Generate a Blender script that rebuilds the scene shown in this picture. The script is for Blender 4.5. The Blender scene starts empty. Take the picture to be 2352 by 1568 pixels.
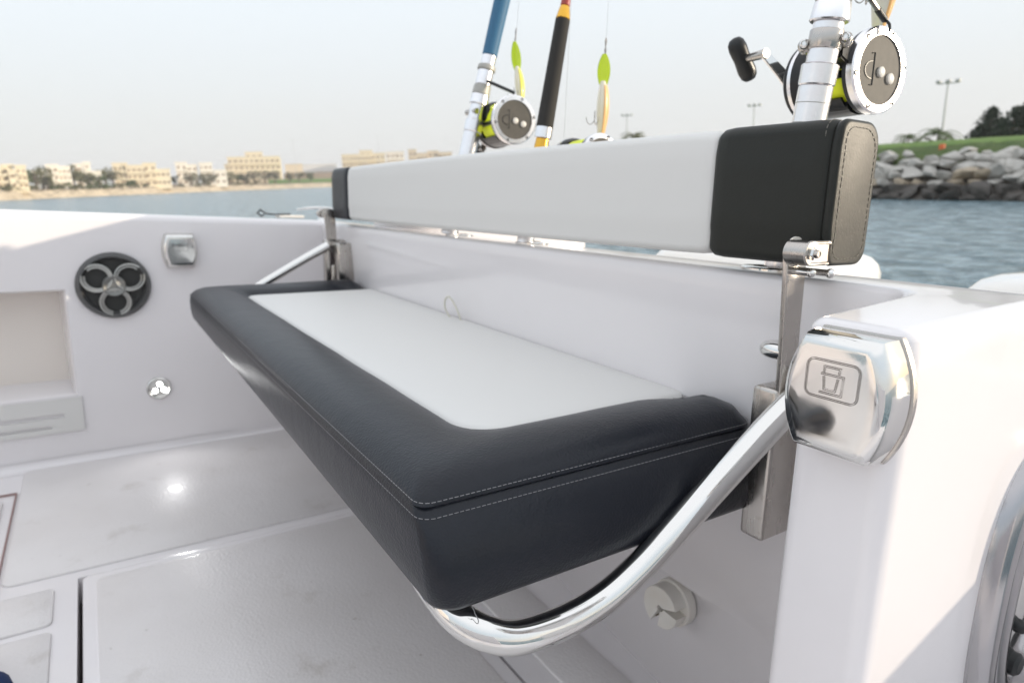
import bpy, bmesh, math, random
from mathutils import Vector, Matrix, noise
random.seed(7)
PI = math.pi
# ------------------------------------------------------------------ camera, light
# boat frame: x along the stern bench (away from camera), y towards the cockpit, z up, origin at the camera
CB = Matrix(((-0.5438935960827672, -0.8388417917872734, 0.022895512470183833),
             (-0.18652947648051116, 0.09425169033679447, -0.9779178765482117),
             (0.8181604430330655, -0.536153958504247, -0.20773161106621263)))
T3 = Matrix(((0.9999993346321736, 7.626964136814296e-05, 0.001151050890065064),
             (0.0, 0.9978119504437346, -0.06611589484889643),
             (-0.0011535749692646868, 0.06611585085750725, 0.9978112865317661)))
CAMH = 1.6
TB = Matrix.Translation((0, 0, CAMH)) @ T3.to_4x4()          # boat frame -> world (the boat trims by the bow)
W2C = CB @ T3.transposed()                                    # world -> camera (right, down, forward)
sc = bpy.context.scene
col = sc.collection
cam = bpy.data.cameras.new('camera'); camo = bpy.data.objects.new('camera', cam); col.objects.link(camo)
cw = W2C.transposed() @ Matrix(((1, 0, 0), (0, -1, 0), (0, 0, -1)))
camo.matrix_world = Matrix.Translation((0, 0, CAMH)) @ cw.to_4x4()
FPX = 1487.0
cam.sensor_width = 36.0; cam.lens = FPX / 2352 * 36.0
cam.clip_start = 0.02; cam.clip_end = 6000
cam.dof.use_dof = True; cam.dof.focus_distance = 0.53; cam.dof.aperture_fstop = 7.5
sc.camera = camo
sun_boat = Vector((1, 1.3, -0.385)).normalized()             # direction the sunlight travels, boat frame
sun_w = T3 @ sun_boat
el = math.asin(-sun_w.z); az = math.atan2(-sun_w.x, -sun_w.y)
wd = bpy.data.worlds.new("World"); sc.world = wd; wd.use_nodes = True
nt = wd.node_tree; nt.nodes.clear()
sky = nt.nodes.new('ShaderNodeTexSky'); sky.sky_type = 'NISHITA'; sky.sun_disc = False
sky.sun_elevation = el; sky.sun_rotation = az
sky.air_density = 1.0; sky.dust_density = 1.5; sky.ozone_density = 1.5; sky.altitude = 0
bg = nt.nodes.new('ShaderNodeBackground'); bg.inputs[1].default_value = 0.15
wo = nt.nodes.new('ShaderNodeOutputWorld')
# thin humid haze over the blue: faint grey band low down, zenith brightened to fill the shade
tcw = nt.nodes.new('ShaderNodeTexCoord'); spz = nt.nodes.new('ShaderNodeSeparateXYZ')
rf = nt.nodes.new('ShaderNodeValToRGB'); rc = nt.nodes.new('ShaderNodeValToRGB'); mx = nt.nodes.new('ShaderNodeMix'); mx.data_type = 'RGBA'
vm = nt.nodes.new('ShaderNodeVectorMath'); vm.operation = 'SCALE'; vm.inputs['Scale'].default_value = SKYK = 4.7
e = rf.color_ramp.elements; e[0].position = 0.0; e[0].color = (0.94,) * 3 + (1,); e[1].position = 0.7; e[1].color = (0.86,) * 3 + (1,)
e = rc.color_ramp.elements; e[0].position = 0.0; e[0].color = (0.545, 0.555, 0.56, 1); e[1].position = 0.75; e[1].color = (0.95, 0.97, 1.0, 1)
for p_, c_ in ((0.10, (0.58, 0.59, 0.595, 1)), (0.22, (0.63, 0.665, 0.69, 1)), (0.38, (0.62, 0.69, 0.75, 1))):
    x_ = rc.color_ramp.elements.new(p_); x_.color = c_
nt.links.new(tcw.outputs['Generated'], spz.inputs[0]); nt.links.new(spz.outputs['Z'], rf.inputs['Fac']); nt.links.new(spz.outputs['Z'], rc.inputs['Fac'])
nt.links.new(rc.outputs[0], vm.inputs[0]); nt.links.new(rf.outputs[0], mx.inputs[0]); nt.links.new(sky.outputs[0], mx.inputs[6]); nt.links.new(vm.outputs[0], mx.inputs[7])
nt.links.new(mx.outputs[2], bg.inputs[0]); nt.links.new(bg.outputs[0], wo.inputs[0])
sl = bpy.data.lights.new('sun', 'SUN'); sl.energy = 2.0; sl.angle = math.radians(0.8); sl.color = (1.0, 0.86, 0.68)
so = bpy.data.objects.new('sun', sl); col.objects.link(so)
so.rotation_mode = 'QUATERNION'; so.rotation_quaternion = sun_w.to_track_quat('-Z', 'Y')
sc.view_settings.view_transform = 'Standard'; sc.view_settings.look = 'None'
sc.view_settings.exposure = 1.06; sc.view_settings.gamma = 1.0

# ------------------------------------------------------------------ materials
def mat(name, base, rough=0.5, metal=0.0, coat=0.0, spec=0.5, bump=None, var=None, aniso=None):
    m = bpy.data.materials.new(name); m.use_nodes = True
    n = m.node_tree.nodes; l = m.node_tree.links; p = n['Principled BSDF']
    p.inputs['Base Color'].default_value = (*base, 1); p.inputs['Roughness'].default_value = rough
    p.inputs['Metallic'].default_value = metal; p.inputs['Coat Weight'].default_value = coat
    p.inputs['Coat Roughness'].default_value = 0.04; p.inputs['Specular IOR Level'].default_value = spec
    tc = n.new('ShaderNodeTexCoord')
    if var:      # (scale, amount, colour2)
        t = n.new('ShaderNodeTexNoise'); t.inputs['Scale'].default_value = var[0]; t.inputs['Detail'].default_value = 6
        r = n.new('ShaderNodeValToRGB'); r.color_ramp.elements[0].position = 0.5 - var[1]; r.color_ramp.elements[1].position = 0.5 + var[1]
        r.color_ramp.elements[0].color = (*base, 1); r.color_ramp.elements[1].color = (*var[2], 1)
        l.new(tc.outputs['Object'], t.inputs['Vector']); l.new(t.outputs['Fac'], r.inputs['Fac']); l.new(r.outputs[0], p.inputs['Base Color'])
    if bump:     # list of (kind, scale, strength, distance)
        prev = None
        for kind, s, st, d in bump:
            if kind == 'noise':
                t = n.new('ShaderNodeTexNoise'); t.inputs['Scale'].default_value = s; t.inputs['Detail'].default_value = 4; o = t.outputs['Fac']
            elif kind == 'voro':
                t = n.new('ShaderNodeTexVoronoi'); t.inputs['Scale'].default_value = s; t.feature = 'SMOOTH_F1'; o = t.outputs['Distance']
            else:
                t = n.new('ShaderNodeTexChecker'); t.inputs['Scale'].default_value = s; o = t.outputs['Fac']
            l.new(tc.outputs['Object'], t.inputs['Vector'])
            b = n.new('ShaderNodeBump'); b.inputs['Strength'].default_value = st; b.inputs['Distance'].default_value = d
            l.new(o, b.inputs['Height'])
            if prev: l.new(prev.outputs[0], b.inputs['Normal'])
            prev = b
        l.new(prev.outputs[0], p.inputs['Normal'])
    return m

def rough_noise(m, scale, lo, hi, stretch=(1, 1, 1)):
    n = m.node_tree.nodes; l = m.node_tree.links; p = n['Principled BSDF']
    tc = n.new('ShaderNodeTexCoord'); mp = n.new('ShaderNodeMapping'); mp.inputs['Scale'].default_value = stretch
    t = n.new('ShaderNodeTexNoise'); t.inputs['Scale'].default_value = scale; t.inputs['Detail'].default_value = 5
    r = n.new('ShaderNodeMapRange'); r.inputs['From Min'].default_value = 0.35; r.inputs['From Max'].default_value = 0.7
    r.inputs['To Min'].default_value = lo; r.inputs['To Max'].default_value = hi
    l.new(tc.outputs['Object'], mp.inputs['Vector']); l.new(mp.outputs[0], t.inputs['Vector'])
    l.new(t.outputs['Fac'], r.inputs['Value']); l.new(r.outputs[0], p.inputs['Roughness'])
    return m

def stain(m, scale, lo, hi, colour, amount, seed=0.0, stretch=(1, 1, 1)):
    n = m.node_tree.nodes; l = m.node_tree.links; p = n['Principled BSDF']; inp = p.inputs['Base Color']
    tc = n.new('ShaderNodeTexCoord'); mp = n.new('ShaderNodeMapping'); mp.inputs['Location'].default_value = (seed, seed * 2, 0); mp.inputs['Scale'].default_value = stretch
    t = n.new('ShaderNodeTexNoise'); t.inputs['Scale'].default_value = scale; t.inputs['Detail'].default_value = 8; t.inputs['Roughness'].default_value = 0.65
    r = n.new('ShaderNodeMapRange'); r.inputs['From Min'].default_value = lo; r.inputs['From Max'].default_value = hi; r.inputs['To Max'].default_value = amount
    x = n.new('ShaderNodeMix'); x.data_type = 'RGBA'; x.inputs[7].default_value = (*colour, 1)
    if inp.is_linked: l.new(inp.links[0].from_socket, x.inputs[6])
    else: x.inputs[6].default_value = inp.default_value[:]
    l.new(tc.outputs['Object'], mp.inputs['Vector']); l.new(mp.outputs[0], t.inputs['Vector']); l.new(t.outputs['Fac'], r.inputs['Value'])
    l.new(r.outputs[0], x.inputs[0]); l.new(x.outputs[2], inp)
GEL = mat('gelcoat', (0.80, 0.772, 0.782), 0.22, coat=0.45, bump=[('noise', 6, 0.05, 0.01)], var=(2.2, 0.35, (0.775, 0.748, 0.755)))
DECK = mat('nonskid', (0.74, 0.715, 0.715), 0.34, coat=0.15, bump=[('voro', 230, 0.6, 0.0010), ('noise', 9, 0.05, 0.004)], var=(4, 0.28, (0.65, 0.62, 0.61)))
stain(DECK, 7, 0.60, 0.72, (0.42, 0.38, 0.34), 0.45); stain(DECK, 38, 0.66, 0.74, (0.30, 0.26, 0.22), 0.6, 3.1)
stain(GEL, 55, 0.72, 0.78, (0.40, 0.36, 0.32), 0.5, 1.7); stain(GEL, 9, 0.64, 0.80, (0.62, 0.58, 0.55), 0.5, 5.2, (1, 1, 0.35))
CREAM = mat('cream_gelcoat', (0.80, 0.74, 0.68), 0.25, coat=0.4)
PLATE = mat('grey_plastic', (0.68, 0.67, 0.65), 0.4)
GAP = mat('dark_gap', (0.06, 0.045, 0.045), 0.8)
PINK = mat('seal_rubber', (0.30, 0.20, 0.19), 0.6)
NAVY = mat('dark_vinyl', (0.0085, 0.0105, 0.0165), 0.36, spec=0.34, bump=[('voro', 430, 0.45, 0.0007), ('noise', 140, 0.08, 0.001), ('noise', 35, 0.18, 0.003), ('noise', 8, 0.12, 0.01)])
NAVY2 = mat('dark_vinyl_end', (0.014, 0.015, 0.012), 0.45, spec=0.32, bump=[('voro', 420, 0.16, 0.0005), ('noise', 60, 0.10, 0.0015), ('noise', 14, 0.10, 0.005)])
WHITE = mat('white_vinyl', (0.70, 0.69, 0.67), 0.5, bump=[('voro', 600, 0.08, 0.0004), ('noise', 6, 0.08, 0.01)])
THREAD = mat('thread', (0.24, 0.24, 0.25), 0.7)
STEEL = mat('polished_steel', (0.74, 0.73, 0.71), 0.06, 1.0, bump=[('noise', 10, 0.02, 0.006)])
rough_noise(STEEL, 40, 0.03, 0.14); stain(STEEL, 60, 0.66, 0.74, (0.36, 0.30, 0.25), 0.5, 2.2)
CAST = mat('cast_steel', (0.42, 0.41, 0.42), 0.16, 1.0, bump=[('noise', 30, 0.05, 0.002)])
BRUSH = mat('brushed_steel', (0.50, 0.47, 0.44), 0.25, 1.0, bump=[('noise', 90, 0.08, 0.001)])
rough_noise(BRUSH, 60, 0.14, 0.34, (1, 1, 0.2)); stain(BRUSH, 45, 0.60, 0.72, (0.26, 0.20, 0.15), 0.5, 0.7)
ALU = mat('aluminium', (0.86, 0.86, 0.88), 0.26, 1.0, var=(60, 0.3, (0.825, 0.79, 0.79)))
GREYC = mat('grey_collar', (0.42, 0.41, 0.38), 0.5, 0.3, var=(120, 0.3, (0.36, 0.35, 0.32)))
ENGR = mat('engraving', (0.10, 0.08, 0.07), 0.5, 0.4)
BLACK = mat('black_metal', (0.018, 0.019, 0.02), 0.35, 0.3, bump=[('noise', 60, 0.1, 0.001)])
FOAM = mat('black_foam', (0.022, 0.02, 0.018), 0.8, bump=[('noise', 700, 0.3, 0.0006)])
BLUEG = mat('blue_grip', (0.03, 0.13, 0.24), 0.6, bump=[('noise', 700, 0.2, 0.0006)])
GOLD = mat('gold_wrap', (0.75, 0.42, 0.06), 0.25, 0.8)
REDW = mat('red_wrap', (0.35, 0.05, 0.04), 0.4)
FACE = mat('reel_face', (0.12, 0.11, 0.095), 0.6, 0.0, spec=0.3, var=(90, 0.3, (0.09, 0.085, 0.075)))
LINEY = mat('yellow_line', (0.80, 0.90, 0.02), 0.5, bump=[('noise', 300, 0.3, 0.001)])
PLASW = mat('white_plastic', (0.72, 0.70, 0.66), 0.4, var=(30, 0.25, (0.66, 0.62, 0.56)))
LURE = mat('lure_body', (0.80, 0.74, 0.60), 0.2, 0.2, coat=0.8)
LUREO = mat('lure_orange', (0.85, 0.50, 0.22), 0.3)
LUREY = mat('lure_yellow', (0.75, 0.70, 0.08), 0.25, coat=0.8)
m = LIP = mat('lure_lip', (0.74, 0.90, 0.05), 0.1); m.node_tree.nodes['Principled BSDF'].inputs['Transmission Weight'].default_value = 0.5
CORD = mat('cord', (0.62, 0.60, 0.52), 0.6)
NYL = mat('fishing_line', (0.55, 0.57, 0.58), 0.3)
BTOWEL = mat('blue_cloth', (0.012, 0.03, 0.10), 0.9, bump=[('noise', 120, 0.5, 0.003)])
COWL = mat('engine_paint', (0.80, 0.79, 0.77), 0.2, coat=0.8)
def emis(name, c, s):
    m = bpy.data.materials.new(name); m.use_nodes = True; p = m.node_tree.nodes['Principled BSDF']
    p.inputs['Emission Color'].default_value = (*c, 1); p.inputs['Emission Strength'].default_value = s; return m
LED = emis('led', (1, 1, 0.97), 14)
STUCCO = [mat('stucco_cream', (0.82, 0.72, 0.53), 0.9), mat('stucco_white', (0.90, 0.84, 0.73), 0.9), mat('stucco_sand', (0.76, 0.65, 0.48), 0.9)]
WIN = mat('window_dark', (0.30, 0.22, 0.15), 0.5)
METAL = mat('galvanised', (0.50, 0.50, 0.50), 0.6, 0.2)
ROCKM = mat('boulder', (0.56, 0.54, 0.50), 0.9, bump=[('noise', 3, 0.8, 0.15)], var=(2.0, 0.3, (0.36, 0.34, 0.31)))
ROCKT = mat('tan_boulder', (0.46, 0.38, 0.28), 0.9, bump=[('noise', 3, 0.6, 0.1)], var=(2.5, 0.25, (0.24, 0.20, 0.15)))
ROCKD = mat('wet_boulder', (0.075, 0.065, 0.055), 0.6, bump=[('noise', 3, 0.6, 0.1)], var=(3, 0.25, (0.045, 0.04, 0.035)))
SANDR = mat('shore_rock', (0.62, 0.52, 0.38), 0.9, bump=[('noise', 0.8, 0.7, 0.6)], var=(0.35, 0.2, (0.34, 0.28, 0.20)))
EARTH = mat('dry_ground', (0.26, 0.18, 0.12), 0.95, var=(0.1, 0.25, (0.20, 0.15, 0.09)))
GRASS = mat('lawn', (0.115, 0.20, 0.025), 0.9, bump=[('noise', 8, 0.5, 0.05)], var=(0.9, 0.3, (0.08, 0.15, 0.022)))
DGRASS = mat('bank_grass', (0.05, 0.095, 0.018), 0.95, bump=[('noise', 8, 0.6, 0.08)], var=(1.6, 0.25, (0.085, 0.11, 0.03)))
LEAF = [mat('foliage_green', (0.085, 0.12, 0.04), 0.8), mat('foliage_olive', (0.15, 0.15, 0.08), 0.85), mat('foliage_dark', (0.022, 0.038, 0.02), 0.85)]
BARK = mat('bark', (0.16, 0.12, 0.09), 0.9)
ORANGE = mat('orange_marker', (0.75, 0.16, 0.05), 0.6)
SAIL = mat('white_awning', (0.75, 0.74, 0.72), 0.7)

# water
def water_mat():
    m = bpy.data.materials.new('sea_water'); m.use_nodes = True
    n = m.node_tree.nodes; l = m.node_tree.links; p = n['Principled BSDF']
    p.inputs['Roughness'].default_value = 0.22
    p.inputs['IOR'].default_value = 1.33
    tc = n.new('ShaderNodeTexCoord'); prev = None
    for s, st, d, stretch in ((0.9, 0.7, 0.5, (1, 1, 1)), (3.2, 0.7, 0.18, (1, 1, 1)), (11, 0.5, 0.04, (1, 1, 1))):
        mp = n.new('ShaderNodeMapping'); mp.inputs['Scale'].default_value = stretch; mp.inputs['Rotation'].default_value = (0, 0, 0.6)
        t = n.new('ShaderNodeTexNoise'); t.inputs['Scale'].default_value = s; t.inputs['Detail'].default_value = 3
        l.new(tc.outputs['Object'], mp.inputs['Vector']); l.new(mp.outputs[0], t.inputs['Vector'])
        b = n.new('ShaderNodeBump'); b.inputs['Strength'].default_value = st; b.inputs['Distance'].default_value = d
        l.new(t.outputs['Fac'], b.inputs['Height'])
        if prev: l.new(prev.outputs[0], b.inputs['Normal'])
        prev = b
    l.new(prev.outputs[0], p.inputs['Normal'])
    t = n.new('ShaderNodeTexNoise'); t.inputs['Scale'].default_value = 1.7; t.inputs['Detail'].default_value = 8; t.inputs['Roughness'].default_value = 0.7
    r = n.new('ShaderNodeValToRGB'); r.color_ramp.elements[0].position = 0.42; r.color_ramp.elements[1].position = 0.58
    r.color_ramp.elements[0].color = (0.045, 0.095, 0.115, 1); r.color_ramp.elements[1].color = (0.24, 0.33, 0.37, 1)  # pale and dark ripple reflections put into the base colour
    l.new(tc.outputs['Object'], t.inputs['Vector']); l.new(t.outputs['Fac'], r.inputs['Fac']); l.new(r.outputs[0], p.inputs['Base Color'])
    return m
WATER = water_mat()

# ------------------------------------------------------------------ helpers
BOAT = []      # top-level objects modelled in the boat frame
ORG = {}       # object name -> origin used for its vertices
def thing(name, label, cat, loc=(0, 0, 0), group=None, boat=True):
    o = bpy.data.objects.new(name, None); col.objects.link(o); o.empty_display_size = 0.05
    o.location = loc; o['label'] = label; o['category'] = cat
    if group: o['group'] = group
    ORG[o.name] = Vector(loc)
    if boat: BOAT.append(o)
    return o
def tag(o, label, cat, group=None, boat=True):
    o['label'] = label; o['category'] = cat
    if group: o['group'] = group
    if boat: BOAT.append(o)
    return o
def struct(o, kind='structure'):
    o['kind'] = kind; return o
def mk(name, bm, m, parent=None, loc=None, smooth=True, angle=40):
    """link a bmesh (frame coordinates) as one object under parent, or at loc"""
    org = ORG[parent.name] if parent is not None else Vector(loc if loc else (0, 0, 0))
    if org.length > 0: bmesh.ops.translate(bm, verts=bm.verts, vec=-org)
    me = bpy.data.meshes.new(name); bm.to_mesh(me); bm.free()
    ms = m if isinstance(m, (list, tuple)) else [m]
    for x in ms: me.materials.append(x)
    if smooth:
        for p in me.polygons: p.use_smooth = True
        try: me.set_sharp_from_angle(angle=math.radians(angle))
        except Exception: pass
    o = bpy.data.objects.new(name, me); col.objects.link(o)
    if parent is not None:
        o.parent = parent
    else: o.location = org
    ORG[o.name] = org
    return o
def B(): return bmesh.new()
def box(bm, x0, x1, y0, y1, z0, z1, bev=0.0, seg=3):
    r = bmesh.ops.create_cube(bm, size=1)
    vs = r['verts']
    for v in vs:
        v.co = Vector(((x0 + x1) / 2 + v.co.x * (x1 - x0), (y0 + y1) / 2 + v.co.y * (y1 - y0), (z0 + z1) / 2 + v.co.z * (z1 - z0)))
    if bev > 0:
        es = list({e for v in vs for e in v.link_edges})
        bmesh.ops.bevel(bm, geom=es, offset=bev, segments=seg, affect='EDGES', profile=0.5)
    return bm
def rr(x0, x1, y0, y1, rad, seg=8):
    """rounded rectangle, radii for corners (x1,y1),(x0,y1),(x0,y0),(x1,y0), ccw"""
    if not isinstance(rad, (tuple, list)): rad = (rad,) * 4
    out = []
    for k, (cx, cy, sx, sy) in enumerate(((x1, y1, 1, 1), (x0, y1, -1, 1), (x0, y0, -1, -1), (x1, y0, 1, -1))):
        r = max(rad[k], 1e-4)
        for i in range(seg + 1):
            a = PI / 2 * (k + i / seg)
            out.append((cx - sx * r + r * math.cos(a), cy - sy * r + r * math.sin(a)))
    return out
def densify(loop, step):
    out = []
    for i, p in enumerate(loop):
        q = loop[(i + 1) % len(loop)]
        d = math.hypot(q[0] - p[0], q[1] - p[1]); n = max(1, int(round(d / step)))
        for k in range(n): out.append((p[0] + (q[0] - p[0]) * k / n, p[1] + (q[1] - p[1]) * k / n))
    return out
def loft(bm, rings, cap0=True, cap1=True, closed=True):
    R = [[bm.verts.new(p) for p in ring] for ring in rings]
    for a, b in zip(R, R[1:]):
        n = len(a)
        for i in range(n if closed else n - 1):
            j = (i + 1) % n
            try: bm.faces.new((a[i], a[j], b[j], b[i]))
            except ValueError: pass
    if cap0: bm.faces.new(list(reversed(R[0])))
    if cap1: bm.faces.new(R[-1])
    return R
def fix(bm):
    bmesh.ops.recalc_face_normals(bm, faces=bm.faces); return bm
def smooth_path(pts, n=8):
    P = [Vector(p) for p in pts]; out = []
    for i in range(len(P) - 1):
        p0 = P[max(i - 1, 0)]; p1 = P[i]; p2 = P[i + 1]; p3 = P[min(i + 2, len(P) - 1)]
        for k in range(n):
            t = k / n
            out.append(0.5 * ((2 * p1) + (-p0 + p2) * t + (2 * p0 - 5 * p1 + 4 * p2 - p3) * t * t + (-p0 + 3 * p1 - 3 * p2 + p3) * t ** 3))
    out.append(P[-1]); return out
def tube(bm, pts, r, seg=16, caps=True, closed=False, sy=1.0):
    P = [Vector(p) for p in pts]; n = len(P)
    rs = r if isinstance(r, (list, tuple)) else [r] * n
    up = None; rings = []
    for i in range(n):
        if closed: t = (P[(i + 1) % n] - P[i - 1]).normalized()
        else: t = (P[min(i + 1, n - 1)] - P[max(i - 1, 0)]).normalized()
        if up is None:
            up = Vector((0, 0, 1)) if abs(t.z) < 0.9 else Vector((1, 0, 0))
        up = (up - t * up.dot(t)).normalized(); s = t.cross(up)
        rings.append([P[i] + (up * math.cos(2 * PI * k / seg) * sy + s * math.sin(2 * PI * k / seg)) * rs[i] for k in range(seg)])
    if closed:
        R = [[bm.verts.new(p) for p in ring] for ring in rings]
        for i in range(n):
            a, b = R[i], R[(i + 1) % n]
            for k in range(seg):
                j = (k + 1) % seg; bm.faces.new((a[k], a[j], b[j], b[k]))
    else: loft(bm, rings, caps, caps)
    return bm
def lathe(bm, base, axis, prof, seg=32, caps=True):
    """prof: list of (distance along axis, radius)"""
    base = Vector(base); a = Vector(axis).normalized()
    u = a.orthogonal().normalized(); v = a.cross(u)
    rings = [[base + a * d + (u * math.cos(2 * PI * k / seg) + v * math.sin(2 * PI * k / seg)) * max(r, 1e-4) for k in range(seg)] for d, r in prof]
    loft(bm, rings, caps, caps); return bm
def ball(bm, c, r, sub=2):
    bmesh.ops.create_icosphere(bm, subdivisions=sub, radius=r, matrix=Matrix.Translation(c)); return bm
def stitches(bm, loop3, step=0.0055, ln=0.0036, r=0.00042, n_out=None):
    """a row of thread stitches along a closed or open 3-D polyline"""
    acc = 0.0; last = None
    for a, b in zip(loop3, loop3[1:]):
        a = Vector(a); b = Vector(b); d = b - a; L = d.length
        if L < 1e-6: continue
        t = d / L; pos = (step - acc) if acc > 0 else 0
        while pos < L:
            c = a + t * pos
            u = t.orthogonal().normalized(); v = t.cross(u)
            ring0 = [c - t * ln / 2 + (u * math.cos(q) + v * math.sin(q)) * r for q in (0, PI / 2, PI, 1.5 * PI)]
            ring1 = [p + t * ln for p in ring0]
            loft(bm, [ring0, ring1]); pos += step
        acc = (L - (pos - step)) if pos > 0 else acc + L
        if acc >= step: acc = 0
    return bm

# ------------------------------------------------------------------ THE BOAT (hull parts)
boat = thing('fishing_boat', 'white glossy fibreglass fishing boat cockpit in which the folding bench is fitted', 'boat', (1.0, 0.5, -0.72))
ZF, ZT, XW, YW, YO = -0.72, -0.068, 2.05, -0.62, -0.705
def footprint():
    pts = [(2.20, YO), (2.20, YW), (0.287, YW), (0.283, -0.45), (0.205, -0.45), (0.203, YO)]
    rad = [0, 0, 0.03, 0.013, 0.016, 0.016]
    out = []; n = len(pts)
    for i in range(n):
        p = Vector(pts[i]); r = rad[i]
        if r == 0: out.append(tuple(p)); continue
        a = (Vector(pts[i - 1]) - p).normalized(); b = (Vector(pts[(i + 1) % n]) - p).normalized()
        ang = a.angle(b); d = r / math.tan(ang / 2)
        bis = (a + b).normalized(); c = p + bis * (r / math.sin(ang / 2))
        s = p + a * d - c; e = p + b * d - c
        t0 = math.atan2(s.y, s.x); t1 = math.atan2(e.y, e.x); dt = (t1 - t0 + PI) % (2 * PI) - PI
        for k in range(9):
            t = t0 + dt * k / 8; out.append((c.x + r * math.cos(t), c.y + r * math.sin(t)))
    return out
FP = footprint()
def inset(poly, d):
    out = []; n = len(poly)
    for i in range(n):
        p0 = Vector(poly[i - 1]); p = Vector(poly[i]); p1 = Vector(poly[(i + 1) % n])
        e0 = (p - p0).normalized(); e1 = (p1 - p).normalized()
        n0 = Vector((-e0.y, e0.x)); n1 = Vector((-e1.y, e1.x))
        # polygon runs (2.2,YO)->(2.2,YW)->... : counter-clockwise, so left normal points inwards
        m_ = (n0 + n1)
        if m_.length < 1e-6: m_ = n0
        m_.normalize(); k = 1 / max(0.5, m_.dot(n0))
        q = p + m_ * d * k
        if p.x > 2.19: q.x = p.x
        out.append((q.x, q.y))
    return out
rings = []
def lean(x, y, z):
    t = max(0, (ZT - z) / 0.65)
    if y > -0.66 and x > 0.30: y -= 0.045 * t * min(1, max(0, (x - 0.3) / 0.03))
    if y < -0.66: y -= 0.36 * max(0, (-0.10 - z))
    if y > -0.61 and z > -0.11: z -= 0.009 * min(1, (y + 0.61) / 0.15)   # the column top is cambered forwards
    return (x, y, z)
for z in (-1.75, ZF, -0.5, -0.3, -0.15, -0.12, -0.095): rings.append([lean(x, y, z) for x, y in FP])
RE = 0.012
for k in range(1, 7):
    a = PI / 2 * k / 6
    rings.append([lean(x, y, ZT - RE * 0.9 + RE * 0.9 * math.sin(a)) for x, y in inset(FP, RE * (1 - math.cos(a)))])
bm = B(); loft(bm, rings); fix(bm)
transom = mk('transom', bm, GEL, boat, angle=50)

# far side wall with an open recess (hull side deck behind it)
bm = B()
ys = [-0.66, -0.345, -0.335, 0.060, 0.62, 1.4, 3.2]; zs = [ZF - 0.02, -0.535, -0.246, -0.12, -0.085]
def xw(y): return XW - 0.004 * (1 if y <= -0.345 else 0)
def topz(y): return 0.022 * (y + 0.63) / 0.8
V = {}
for i, y in enumerate(ys):
    for j, z in enumerate(zs): V[i, j] = bm.verts.new((xw(y), y, z + (topz(y) if j > 2 else 0)))
for i in range(len(ys) - 1):
    for j in range(len(zs) - 1):
        if i == 3 and j == 1: continue
        bm.faces.new((V[i, j], V[i + 1, j], V[i + 1, j + 1], V[i, j + 1]))
# rounded gunwale over the top
prev = [V[i, len(zs) - 1] for i in range(len(ys))]
for k in range(1, 9):
    a = PI / 2 * k / 8; r = 0.020
    row = [bm.verts.new((xw(y) + r * (1 - math.cos(a)), y, -0.085 + topz(y) + r * math.sin(a))) for y in ys]
    for i in range(len(ys) - 1): bm.faces.new((prev[i], prev[i + 1], row[i + 1], row[i]))
    prev = row
for dx, dz in ((0.25, -0.004), (0.29, -0.02), (0.30, -0.06), (0.26, -0.6), (0.05, -1.7)):
    row = [bm.verts.new((XW + dx, y, -0.065 + topz(y) + dz)) for y in ys]
    for i in range(len(ys) - 1): bm.faces.new((prev[i], prev[i + 1], row[i + 1], row[i]))
    prev = row
# recess lips
loop = [V[3, 1], V[4, 1], V[4, 2], V[3, 2]]
pr = loop; 
for dx, ins in ((0.003, 0.001), (0.008, 0.004), (0.02, 0.006), (0.13, 0.02)):
    cy = (0.06 + 0.62) / 2; cz = (-0.535 - 0.246) / 2
    nx = [bm.verts.new((XW + dx, v.co.y + (ins if v.co.y < cy else -ins), v.co.z + (ins if v.co.z < cz else -ins))) for v in loop]
    for i in range(4): bm.faces.new((pr[i], pr[(i + 1) % 4], nx[(i + 1) % 4], nx[i]))
    pr = nx
fix(bm)
side = mk('side_wall', bm, GEL, boat, angle=50)
bm = B(); box(bm, XW + 0.125, XW + 0.14, 0.05, 0.63, -0.55, -0.24); mk('recess_panel', bm, CREAM, boat)
# slotted grey lower panel
bm = B(); 
for (a, b, c, d) in ((0.052, 0.62, -0.628, -0.604), (0.052, 0.62, -0.592, -0.560), (0.052, 0.62, -0.553, -0.537), (0.052, 0.095, -0.560, -0.553), (0.45, 0.62, -0.560, -0.553), (0.052, 0.13, -0.604, -0.592)):
    pass
def slot_plate(bm, x, y0, y1, z0, z1, slots, th):
    ysx = sorted({y0, y1} | {s[0] for s in slots} | {s[1] for s in slots}); zsx = sorted({z0, z1} | {s[2] for s in slots} | {s[3] for s in slots})
    W = {(a, b): bm.verts.new((x, a, b)) for a in ysx for b in zsx}
    fs = []
    for a, b in zip(ysx, ysx[1:]):
        for c, d in zip(zsx, zsx[1:]):
            if any(s[0] <= a and b <= s[1] and s[2] <= c and d <= s[3] for s in slots): continue
            fs.append(bm.faces.new((W[a, c], W[b, c], W[b, d], W[a, d])))
    r = bmesh.ops.extrude_face_region(bm, geom=fs)
    for v in r['geom']:
        if isinstance(v, bmesh.types.BMVert): v.co.x -= th
    fix(bm)
slot_plate(bm, XW - 0.001, 0.052, 0.66, -0.630, -0.538, [(0.095, 0.60, -0.590, -0.578), (0.125, 0.5, -0.617, -0.608)], 0.006)
mk('slotted_panel', bm, PLATE, boat)
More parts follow.
